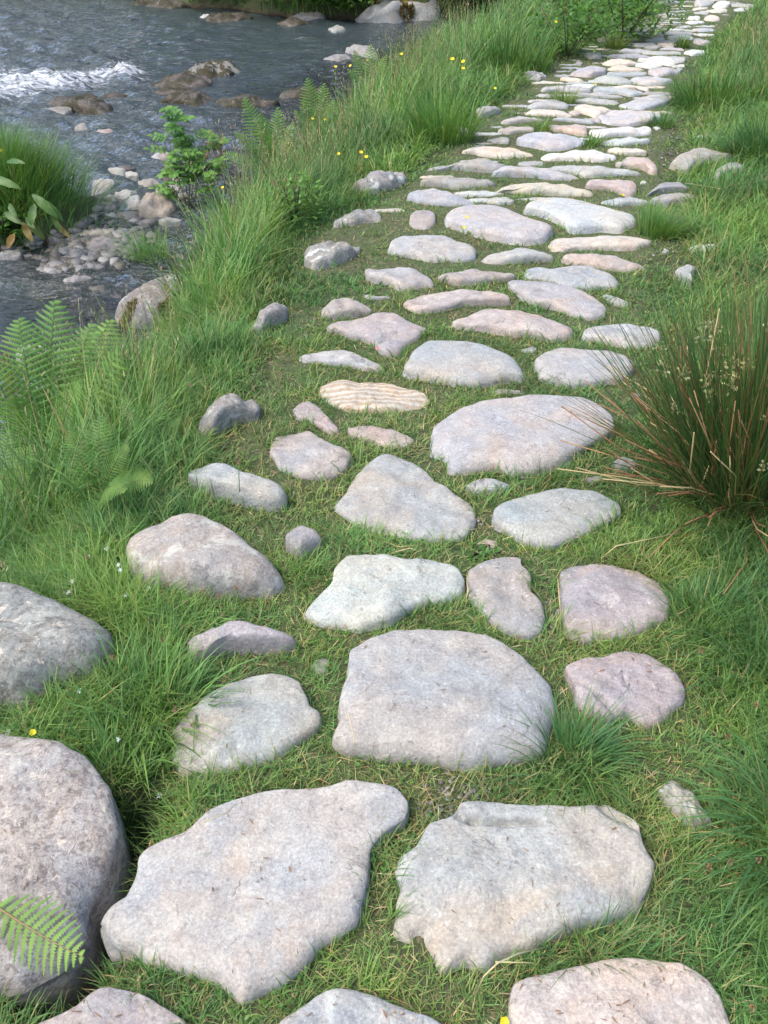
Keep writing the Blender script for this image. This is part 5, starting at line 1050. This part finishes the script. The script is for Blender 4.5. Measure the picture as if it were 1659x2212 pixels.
# ------------------------------------------------------------------ leafy plants
def pinnate(mb, B, Tp, nl, L, W, c):
    B, Tp = Vector(B), Vector(Tp); d = (Tp - B); mb.tube([B, (B + Tp) / 2 + Vector((0, 0, d.length * .08)), Tp], .0016, (.5, 0, 0, 1), 3); dn = d.normalized(); side = dn.cross(Vector((0, -.4, .9))).normalized()
    for i in range(nl):
        p = B + d * (.25 + .75 * i / nl) + Vector((0, 0, d.length * .05))
        for s in (-1, 1):
            mb.leaf(p, (side * s + dn * .45), Vector((random.gauss(0, .2), -.4, .9)), L * random.uniform(.8, 1.1), W, (min(1, max(0, c + random.gauss(0, .15))), 0, 0, 1), bend=.25, seg=3)
    mb.leaf(Tp, dn, Vector((0, -.4, .9)), L, W, (c, 0, 0, 1), seg=3)
def shrub(D, tips, label, L=.055, W=.022, nl=4, tint=.6, name='leafy_shrub', spray=.14):
    x, y, z = hit(*D); root = tag(empty(name, (x, y, z)), label, 'shrub'); o = Vector((x, y, z)); st = MB(); sprays = []
    for px, py, dY in tips:
        t = on_plane(px, py, y + dY) - o; m = t * .5 + Vector((random.uniform(-.03, .03), 0, .05)); st.tube([(0, 0, 0), m, t], [.004, .003, .0015], (.4, 0, .3, 1), 5)
        for f in (.45, .6, .72, .84, .95, 1.0):
            p = (m * 2 * f * (1 - f) + t * f * f) if f < 1 else t
            for s in range(2):
                a = random.uniform(0, 6.28); q = p + Vector((math.cos(a), math.sin(a) * .8, random.uniform(-.1, .45))) * spray * random.uniform(.6, 1.1); mb = MB(); pinnate(mb, p, q, nl, L, W, tint); sprays.append(mb)
    link('stem', st.mesh('stem', M['bark']), root)
    for mb in sprays: link('leaf_spray', mb.mesh('leaf_spray', M['leaf']), root)
shrub((410, 470), [(352, 242, 0), (408, 252, .05), (468, 300, 0), (455, 355, -.1), (385, 330, -.05), (420, 300, .1), (360, 380, -.1)], 'bright leafy shrub with paired leaflets over the shingle', .050, .024, 4, .75)
def bush(D, r, h, n, L, label, tint=.5, name='bush', mat=None):
    x, y, z = hit(*D); root = tag(empty(name, (x, y, z)), label, 'bush'); st = MB()
    for k_ in range(7):
        a = random.uniform(0, 6.28); st.tube([(0, 0, -.02), (math.cos(a) * r * .4, math.sin(a) * r * .4, h * .5), (math.cos(a) * r * .7, math.sin(a) * r * .7, h * .85)], .006, (.5, 0, 0, 1), 4)
    link('stem', st.mesh('stem', M['bark']), root); q = rng.normal(0, 1, (n, 3)); q /= np.linalg.norm(q, axis=1)[:, None]; q *= (rng.random(n) ** .4)[:, None]
    lump = 1 + .25 * vn(q[:, 0] * 2, q[:, 1] * 2, 1, 9, q[:, 2] * 2)
    P = np.stack([q[:, 0] * r * lump, q[:, 1] * r * lump, h * .5 + q[:, 2] * h * .5 * lump], 1)
    blade_obj('foliage', [blades(P, rng.uniform(.6, 1.2, n) * L, L * .5, rng.uniform(0, 6.28, n), rng.uniform(.6, 1.7, n), .4, 3, np.clip(rng.normal(tint, .2, n), 0, 1), 0, taper=2.5, w0=.3, yaw=rng.uniform(-.4, .4, n))], mat or M['leaf'], root, kind='stuff')
bush((640, 500), .15, .30, 330, .036, 'low shrub with fresh green leaves inside the long bank grass', .85)
bush((1345, 85), .55, .55, 1500, .07, 'light green nettle-like bush by the far bend of the path', .65)
bush((1225, 120), .40, .45, 900, .06, 'leafy herb patch in the tall bank grass left of the far stones', .5)
bush((1180, 60), .55, .45, 900, .08, 'green bush at the top among bank grass near the backwater', .45)
bush((1060, 42), .8, .55, 1500, .10, 'dark bush overhanging the backwater right of the far boulder', .3)
bush((745, 20), .7, .6, 1300, .11, 'rounded dark green bush on the far bank left of the big boulder', .35)
bush((640, 5), .9, .5, 1300, .12, 'pale green grassy bush on the far bank above the long mossy rock', .75)
bush((475, -5), .8, .4, 900, .10, 'brownish bush overhanging the far ledge at the picture top', .2)
bush((990, -10), .9, .7, 1500, .10, 'bush behind the big far bank boulder', .45)
bush((1560, 205), .16, .10, 260, .045, 'broad-leaved rosette below the tussock at the path turn', .8)
bush((20, 510), .16, .16, 300, .06, 'dark leafy herb at the foot of the islet', .25)
bush((1045, 1203), .045, .02, 60, .022, 'tiny blue green leafy weed beside a small pinkish stone', .55, name='weed')

# dock and thistle leaves on the islet
x, y, z = hit(75, 500); root = tag(empty('dock_plant', (x, y, z)), 'broad-leaved dock drooping from the islet, lowest leaves turned orange', 'plant'); o = Vector((x, y, z))
for (ax, ay, bx, by, w, t_, dr_) in ((80, 430, 150, 482, 30, .7, 0), (70, 420, 118, 462, 26, .8, 0), (75, 440, 62, 482, 24, .6, 0), (55, 470, 72, 492, 16, .5, 0), (60, 470, 98, 530, 26, .25, .2), (50, 480, 64, 518, 22, .4, .9), (30, 505, 12, 535, 20, .4, 1), (110, 455, 128, 500, 16, .2, .1), (-20, 385, 45, 398, 24, .8, 0), (15, 350, 45, 340, 16, .6, 0), (120, 480, 150, 515, 14, .3, .7), (20, 440, 30, 470, 18, .3, 0), (10, 460, 45, 480, 20, .35, 0)):
    A = on_plane(ax, ay, y - .28) - o; B = on_plane(bx, by, y - .40) - o; mb = MB(); L = (B - A).length
    mb.leaf(A, B - A, Vector((random.uniform(-.3, .3), -.75, .6)), L * random.uniform(.75, 1.05), w / F * (o.y) * .72, (t_ * .3, 0, dr_ * .45, 1), bend=.5, seg=10, fold=.25, wav=.10); link('leaf', mb.mesh('leaf', M['leaf']), root)
    if ay < 480: mb = MB(); mb.tube([(0, -.05, .02), A * .5 + Vector((0, -.02, .04)), A], .003, (.5, 0, .3, 1), 4); link('stalk', mb.mesh('stalk', M['leaf']), root)

# seed spikes
def spike(D, tip, label, cat='seed spike', w=.02, n=120, dY=0.0, name='seed_spike', frac=.45, col=(.2, .9)):
    x, y, z = hit(*D); t = on_plane(*tip, y + dY) - Vector((x, y, z)); root = tag(empty(name, (x, y, z)), label, cat); mb = MB(); mb.tube([(0, 0, 0), t * .5, t], [.003, .0025, .001], (.3, 0, .6, 1), 4); link('stem', mb.mesh('stem', M['seed']), root); mb = MB()
    for i in range(n):
        f = 1 - frac * random.random(); p = t * f; s = w * math.sin(math.pi * min(1, (1 - f) / frac * .85 + .12)); d = Vector((random.gauss(0, 1), random.gauss(0, 1), random.gauss(0, 1))).normalized()
        mb.leaf(p + d * s * random.random(), d, Vector((0, -.8, .5)), .011, .008, (random.uniform(*col) * .5, 0, random.uniform(.5, 1), 1), seg=2)
    link('seeds', mb.mesh('seeds', M['seed'], False), root)['kind'] = 'stuff'
spike((60, 1000), (8, 762), 'rusty red sorrel spike among the ferns at the left edge', w=.022, n=260, frac=.55)
spike((425, 420), (458, 282), 'orange brown seed spike rising behind the leafy shrub', w=.02, n=160)
spike((465, 460), (478, 300), 'loose tan seed spike right of the leafy shrub', w=.035, n=180, frac=.5)
spike((520, 545), (507, 470), 'brown dock spike deep in the bank grass', w=.012, n=70)
spike((380, 300), (411, 235), 'small brown spike above the leafy shrub', w=.010, n=50, frac=.3)

# ------------------------------------------------------------------ small flowers and plantain heads
def flower(px, py, h, matn, label, name, npet, pl, pw, cat='flower', cup=.25):
    dx, dy, dz = ray(px, py); t = np.linspace(.5, 30, 6000); i = int(np.argmax(CH + dz * t < T(dx * t, dy * t) + h)); t = t[i]
    x, y = dx * t, dy * t; g = float(T(x, y)); bx, by = x + random.uniform(-.02, .02), y + random.uniform(.0, .03)
    root = tag(empty(name, (bx, by, g)), label, cat); top = Vector((x - bx, y - by, h)); mb = MB()
    mb.tube([(0, 0, 0), top * .5 + Vector((random.uniform(-.008, .008), 0, 0)), top], .0009 + .0002 * y, (.5, 0, 0, 1), 3); link('stem', mb.mesh('stem', M['grass']), root)
    mb = MB(); ax = Vector((random.gauss(0, .25), -.45, .85)).normalized(); u = ax.orthogonal().normalized(); v = ax.cross(u)
    if npet:
        for q in range(npet):
            a = 6.283 * q / npet + .2; d = u * math.cos(a) + v * math.sin(a) + ax * cup; mb.leaf(top, d, ax, pl, pw, (.5, 0, 0, 1), bend=.05, seg=3)
    else:
        for q in range(26):
            f = random.random(); d = Vector((random.gauss(0, 1), random.gauss(0, 1), random.gauss(0, .6))).normalized(); mb.leaf(top + Vector((0, 0, pl * (f - .5))) + d * pw * .25, d, Vector((0, -.8, .5)), pw * .5, pw * .45, (random.uniform(0, .3), 0, random.uniform(.2, .9), 1), seg=2)
    link('bloom' if npet else 'seed_head', mb.mesh('bloom', M[matn], False), root)
WF = [((190, 1204), 'on the slope beside a dark brown seed head'), ((230, 1187), 'topmost of the white flowers under the arching fern frond'), ((256, 1221), 'upper one of a close pair above the grass slope'), ((260, 1232), 'lower one of a close pair above the grass slope'), ((156, 1257), 'above the lichen-blotched boulder, smaller and half closed'),
      ((148, 1281), 'hanging just above the lichen-blotched boulder'), ((321, 1272), 'lone one against the foot of the sloping boulder'), ((272, 1286), 'a bit down left of the lone one'), ((171, 1493), 'at the lower rim of the lichen-blotched boulder'), ((255, 1600), 'beside the tan speckled boulder in broad grass'), ((17, 1582), 'at the left edge in the gap between the two left boulders'), ((345, 1724), 'in turf next to the seven-sided slab'), ((222, 1947), 'down in the dark gap by the seven-sided slab')]
for (px, py), l in WF: flower(px, py, .05, 'petal_white', 'small white star flower ' + l, 'white_flower', 6, .0076, .0034)
YF = [((72, 1583), .06, 'above the tan speckled boulder'), ((1089, 2208), .03, 'at the bottom edge left of the cream stone'), ((1009, 471), .05, 'upper one in front of the lilac oval stone'), ((1002, 492), .05, 'lower one in front of the lilac oval stone'), ((1344, 422), .03, 'under the salmon-pink stone'), ((1285, 183), .05, 'among the bluish far path stones'), ((977, 129), .4, 'left of three high in the bank grass'), ((1001, 134), .4, 'middle of three high in the bank grass'), ((1000, 149), .35, 'lower of three high in the bank grass'),
      ((1069, 192), .1, 'alone at the foot of bank grass by the verge'), ((867, 118), .4, 'alone in bank grass near the backwater'), ((1200, 48), .3, 'in the distant herb patch'), ((725, 145), .35, 'above the upper fern'), ((757, 143), .35, 'right of the one above the upper fern'), ((731, 333), .2, 'left of the three by the lichened edge stone'), ((780, 330), .2, 'upper of the three by the lichened edge stone'), ((791, 340), .2, 'rightmost of the three by the lichened edge stone'), ((675, 257), .3, 'pale, just right of the upper fern'), ((702, 259), .3, 'right of the pale one by the upper fern'), ((795, 130), .35, 'near the low bluish river rock'), ((481, 406), .25, 'deep in the bank grass right of the leafy shrub'), ((1172, 313), .03, 'in the path left of the whitish lumpy stone'), ((1177, 448), .02, 'tiny one in turf left of the pitted stone'), ((2, 327), .3, 'at the left edge on the islet')]
for (px, py), h, l in YF: flower(px, py, h, 'petal_yellow', 'yellow buttercup ' + l, 'buttercup', 5, .0085 + .0010 * max(0, hit(px, py)[1] - 2), .010 + .0010 * max(0, hit(px, py)[1] - 2), cup=.5)
for (px, py), l in (((802, 739), 'upper'), ((815, 753), 'lower')): flower(px, py, .02, 'petal_pink', l + ' small pink blossom in front of the split mauve stone', 'pink_flower', 5, .009, .006)
PH = [((380, 1143), 'on the crest of the sloping boulder'), ((385, 1176), 'against the middle of the sloping boulder'), ((495, 1188), 'against the right flank of the sloping boulder'), ((282, 1186), 'left of the sloping boulder'), ((510, 1271), 'at the low right foot of the sloping boulder'), ((320, 1341), 'in broad grass left of the mauve lumpy stone'), ((350, 1386), 'in broad grass below left of the mauve lumpy stone'), ((395, 1356), 'just left of the mauve lumpy stone'),
 ((377, 1533), 'at the upper rim of the pale stone left of the domed one'), ((205, 1401), 'against the lichen-blotched boulder'), ((242, 1421), 'at the right end of the lichen-blotched boulder'), ((417, 1566), 'in front of the pale stone left of the domed one'), ((188, 1204), 'touching the topmost white flower'), ((361, 1264), 'under the sloping boulder, left one'), ((400, 1300), 'under the sloping boulder, lower one'), ((471, 1290), 'under the sloping boulder, right one'),
 ((1514, 1408), 'in turf right of the mauve half-round stone'), ((1572, 1590), 'above the arching sedge'), ((1634, 1523), 'at the right edge above the arching sedge'), ((1577, 1864), 'in the arching sedge, left of two'), ((1637, 1859), 'in the arching sedge, right of two'), ((1532, 1874), 'left of the arching sedge, darkest'), ((1624, 2179), 'pale, in the lower right corner'), ((515, 1000), 'above the bluish half buried stone'), ((440, 1275), 'among small leaves beside the lone white flower'), ((505, 690), 'in long grass left of the narrow tilted stone'), ((630, 670), 'at the top of the narrow tilted stone'), ((410, 830), 'in long grass below the mossy boulder'), ((186, 1200), 'by the arching dark fern frond')]
for (px, py), l in PH:
    flower(px, py, random.uniform(.05, .09) if py > 1100 else .16, 'seed', 'plantain seed head ' + l, 'plantain_head', 0, .013, .0072, 'seed head')
# long single dry stalks on the stones
def stalk(pts, z, label, w=.0016):
    P = [Vector((*un(px, py, zz), zz)) for (px, py), zz in zip(pts, z)]; mb = MB(); o0 = P[0].copy(); mb.tube([p - o0 for p in P], [w] * (len(P) - 1) + [w * .4], (.9, 0, 0, 1), 4)
    tag(link('dry_stalk', mb.mesh('dry_stalk', M['straw']), None, o0), label, 'stalk')
stalk([(1028, 2150), (1045, 2110), (1075, 2080), (1120, 2060), (1180, 2046)], (.03, .07, .10, .09, .05), 'pale curved stalk arching between the ledged slab and the cream stone')
stalk([(1070, 2078), (1152, 2080)], (.05, .05), 'short straight stalk behind the curved one at the cream stone')
stalk([(830, 1170), (865, 1182), (905, 1178)], (.03, .05, .04), 'bent straw above the long pale slab')
stalk([(845, 1195), (885, 1184), (912, 1194)], (.03, .05, .03), 'second bent straw lying over the first, above the long pale slab')
stalk([(440, 1776), (490, 1755), (512, 1735)], (.09, .10, .09), 'thin straw resting on the upper left rim of the seven-sided slab', .001)
stalk([(1600, 395), (1560, 408), (1480, 395), (1490, 393)], (.10, .06, .03, .03), 'long pale stalk lying near the humped boulder')
stalk([(1205, 1250), (1208, 1290), (1211, 1325)], (.03, .04, .03), 'orange straw in the gap left of the mauve half-round stone')
stalk([(1009, 1255), (1011, 1275), (1006, 1300)], (.03, .04, .03), 'orange straw between the long pale slab and the pinkish wedge')
stalk([(752, 1540), (765, 1600), (768, 1680), (772, 1708)], (.16, .14, .10, .05), 'hair-thin stalk hanging in front of the domed stone', .0008)
stalk([(1470, 1150), (1330, 1180), (1300, 1205)], (.05, .06, .03), 'long brown stalk fallen from the rush clump', .0016)
stalk([(1060, 1010), (1035, 1040), (1045, 1010)], (.03, .03, .03), 'short straw left of the widest blue-grey stone')

# ------------------------------------------------------------------ moss on the mossy boulder and the far boulder
def proj(P):
    d = P - np.array([0, 0, CH]); f = d[:, 1] * math.cos(PITCH) - d[:, 2] * math.sin(PITCH); u = d[:, 1] * math.sin(PITCH) + d[:, 2] * math.cos(PITCH)
    return 829.5 + F * d[:, 0] / f, 1106 - F * u / f
def moss(obj_, polys, n, L, W, dry=(.2, .5)):
    me = obj_.data; co = np.empty(len(me.vertices) * 3); me.vertices.foreach_get('co', co); co = co.reshape(-1, 3); fa = np.empty(len(me.polygons) * 3, np.int32); me.loops.foreach_get('vertex_index', fa); fa = fa.reshape(-1, 3)
    a, b, c = co[fa[:, 0]], co[fa[:, 1]], co[fa[:, 2]]; nr = np.cross(b - a, c - a); ar = np.linalg.norm(nr, axis=1) + 1e-12; nr /= ar[:, None]
    i = rng.choice(len(fa), n, p=ar / ar.sum()); u, v = rng.random((2, n, 1)); k = (u + v > 1); u = np.where(k, 1 - u, u); v = np.where(k, 1 - v, v); P = a[i] + (b[i] - a[i]) * u + (c[i] - a[i]) * v
    px, py = proj(P + np.array(obj_.location)); ok = np.zeros(n, bool)
    for po in polys: ok |= inside(po, px + 4 * vn(px, py, 12, 3), py + 4 * vn(px, py, 9, 4))
    P = P[ok]; N = nr[i][ok]; m = len(P); az = np.arctan2(N[:, 1], N[:, 0]) + rng.normal(0, .8, m); th = np.arccos(np.clip(N[:, 2], -1, 1))
    blade_obj('moss', [blades(P, L * rng.uniform(.5, 1.3, m), W, az, th * rng.uniform(.4, 1.1, m), .7, 2, rng.uniform(.2, 1, m), rng.uniform(*dry, m))], M['moss'], obj_, kind='stuff')
for o_ in [o for o in scene.objects if o.get('label', '').startswith('tall grey boulder with yellow-green')]:
    q = lambda L_: [(a / 2, 553 + b / 2) for a, b in L_]
    moss(o_, [q([(640, 350), (690, 270), (685, 215), (750, 175), (830, 140), (900, 200), (860, 330), (700, 390)]), q([(510, 350), (515, 280), (560, 205), (600, 180), (590, 230), (560, 280), (555, 380)])], 60000, .022, .0055)
for o_ in [o for o in scene.objects if o.get('label', '').startswith('very large pale boulder')]:
    moss(o_, [[(868, 12), (892, 10), (898, 28), (890, 42), (868, 40), (862, 26)], [(755, 0), (800, -10), (820, 5), (780, 15)]], 30000, .09, .03, (.8, 1))

parts = []
for o_ in list(path.children) + [o for o in scene.objects if o.name.startswith('boulder')]:
    if o_.name.startswith('stone') is False and o_.name.startswith('boulder') is False: continue
    if o_.location.y > 3.6 or len(o_.data.vertices) < 1500: continue
    co = np.array([v_.co for v_ in o_.data.vertices]); H_ = co[:, 2].max(); co = co[(co[:, 2] > .55 * H_)]; m = min(len(co), int(34 if len(o_.data.vertices) > 5000 else 9)); P = co[rng.choice(len(co), m)] + np.array(o_.location) + (0, 0, .003)
    parts.append(blades(P, rng.uniform(.003, .022, m) * rng.uniform(.3, 1, m), rng.uniform(.0012, .0034, m), rng.uniform(0, 6.28, m), rng.uniform(1.4, 1.6, m), .12, 3, rng.uniform(0, .5, m), rng.random(m) * .5, taper=4))
blade_obj('plant_litter', parts, M['dead'], kind='stuff', label='tiny bits of dead plant litter lying on the stones')

# ------------------------------------------------------------------ pebbles
def pebbles(name, x, y, z, s, label, lo_=False):
    ph = (1 + 5 ** .5) / 2; iv = np.array([(-1, ph, 0), (1, ph, 0), (-1, -ph, 0), (1, -ph, 0), (0, -1, ph), (0, 1, ph), (0, -1, -ph), (0, 1, -ph), (ph, 0, -1), (ph, 0, 1), (-ph, 0, -1), (-ph, 0, 1)]) / 1.9
    ft = np.array([(0, 11, 5), (0, 5, 1), (0, 1, 7), (0, 7, 10), (0, 10, 11), (1, 5, 9), (5, 11, 4), (11, 10, 2), (10, 7, 6), (7, 1, 8), (3, 9, 4), (3, 4, 2), (3, 2, 6), (3, 6, 8), (3, 8, 9), (4, 9, 5), (2, 4, 11), (6, 2, 10), (8, 6, 7), (9, 8, 1)])
    e = {}; V = list(iv); F2 = []
    for f in ft:
        m = []
        for a, b in ((f[0], f[1]), (f[1], f[2]), (f[2], f[0])):
            k = (min(a, b), max(a, b))
            if k not in e: e[k] = len(V); q = (V[a] + V[b]) / 2; V.append(q / np.linalg.norm(q) * np.linalg.norm(iv[0]))
            m.append(e[k])
        F2 += [(f[0], m[0], m[2]), (f[1], m[1], m[0]), (f[2], m[2], m[1]), tuple(m)]
    if lo_: V, F2 = list(iv), [tuple(f) for f in ft]
    V = np.array(V); F2 = np.array(F2); n = len(x); sc = s[:, None] * np.stack([rng.uniform(.7, 1.3, n), rng.uniform(.6, 1.1, n), rng.uniform(.35, .65, n)], 1); an = rng.uniform(0, 6.28, n)
    W = V[None] * sc[:, None] * (1 + .12 * rng.normal(0, 1, (n, len(V), 1))); c, s_ = np.cos(an)[:, None], np.sin(an)[:, None]
    W = np.stack([W[..., 0] * c - W[..., 1] * s_, W[..., 0] * s_ + W[..., 1] * c, W[..., 2]], -1) + np.stack([x, y, z], 1)[:, None]
    Fa = (F2[None] + (np.arange(n) * len(V))[:, None, None]).reshape(-1, 3); C = np.repeat(np.stack([rng.random(n), rng.random(n), (rng.random(n) < .2) * 1., np.ones(n)], 1), len(V), 0)
    tag(link(name, np_mesh(name, W.reshape(-1, 3), Fa, M['pebble'], C)), label, kind='stuff')
n = 2300; x = rng.normal(-1.88, .38, n); y = rng.normal(5.6, .75, n); k = (T(x, y) < -.45); x, y = x[k], y[k]
pebbles('shingle', x, y, T(x, y) + .005, rng.uniform(.014, .062, len(x)), 'small wet pebbles of the shingle bar', True)
n = 2600; x = rng.uniform(-5, .2, n); y = rng.uniform(3.0, 9.5, n); k = (T(x, y) < -.5); x, y = x[k], y[k]
pebbles('river_bed_stones', x, y, T(x, y) + .01, rng.uniform(.03, .085, len(x)), 'brown cobbles on the river bed seen through the water', True)
P_ = []
for D_, s_, n_ in (((960, 1738), .03, 90), ((1018, 1712), .02, 12), ((1190, 1340), .02, 25), ((1465, 345), .08, 60), ((1470, 300), .08, 50), ((1050, 1130), .02, 14), ((1560, 640), .12, 40), ((1460, 560), .08, 30)):
    gx, gy, gz = hit(*D_); P_.append(np.stack([rng.normal(gx, s_, n_), rng.normal(gy, s_ * 1.2, n_), rng.uniform(.0022, .0055, n_) * (1 + gy * .15)], 1))
P_ = np.concatenate(P_); pebbles('gravel', P_[:, 0], P_[:, 1], T(P_[:, 0], P_[:, 1]) + .008, P_[:, 2], 'loose gravel in the worn spots of the path')

# ------------------------------------------------------------------ trees standing back from the far bank (mirrored in the water)
for i, (x, y, h, lb) in enumerate(((-4.2, 24, 5, 'lowest one'), (-9.5, 26, 5, 'far left one'), (-.9, 23, 8, 'behind the pool'), (2.6, 24, 8, 'behind the big pale boulder'), (6, 28, 9, 'behind the backwater'))):
    z = float(T(x, y)); root = tag(empty('tree', (x, y, z)), 'dark leafy tree on the far bank above the river, ' + lb, 'tree', 'trees on the far bank'); tr = MB(); tr.tube([(0, 0, -.2), (.1, 0, h * .3), (-.1, .1, h * .7)], [.22, .17, .07], (.5, 0, 0, 1), 8)
    for q in range(7):
        a = q * .9; tr.tube([(0, 0, h * (.2 + .06 * q)), (math.cos(a) * 1.2, math.sin(a) * 1.2, h * (.35 + .07 * q)), (math.cos(a) * 2.1, math.sin(a) * 2.1, h * (.42 + .07 * q))], [.08, .05, .02], (.4, 0, 0, 1), 5)
    link('trunk', tr.mesh('trunk', M['bark']), root)
    n = 2600; q = rng.normal(0, 1, (n, 3)); q /= np.linalg.norm(q, axis=1)[:, None]; q *= (rng.random(n) ** .4)[:, None]; lp = 1 + .35 * vn(q[:, 0] * 2, q[:, 1] * 2, 1, 90 + i, q[:, 2] * 2)
    P = np.stack([q[:, 0] * 2.8 * lp, q[:, 1] * 2.6 * lp, h * .55 + q[:, 2] * h * .48 * lp], 1)
    blade_obj('crown', [blades(P, .46, .34, rng.uniform(0, 6.28, n), rng.uniform(.5, 1.9, n), .3, 3, np.clip(rng.normal(.45, .2, n), 0, 1), 0, taper=2.5, w0=.3)], M['tree'], root, kind='stuff')
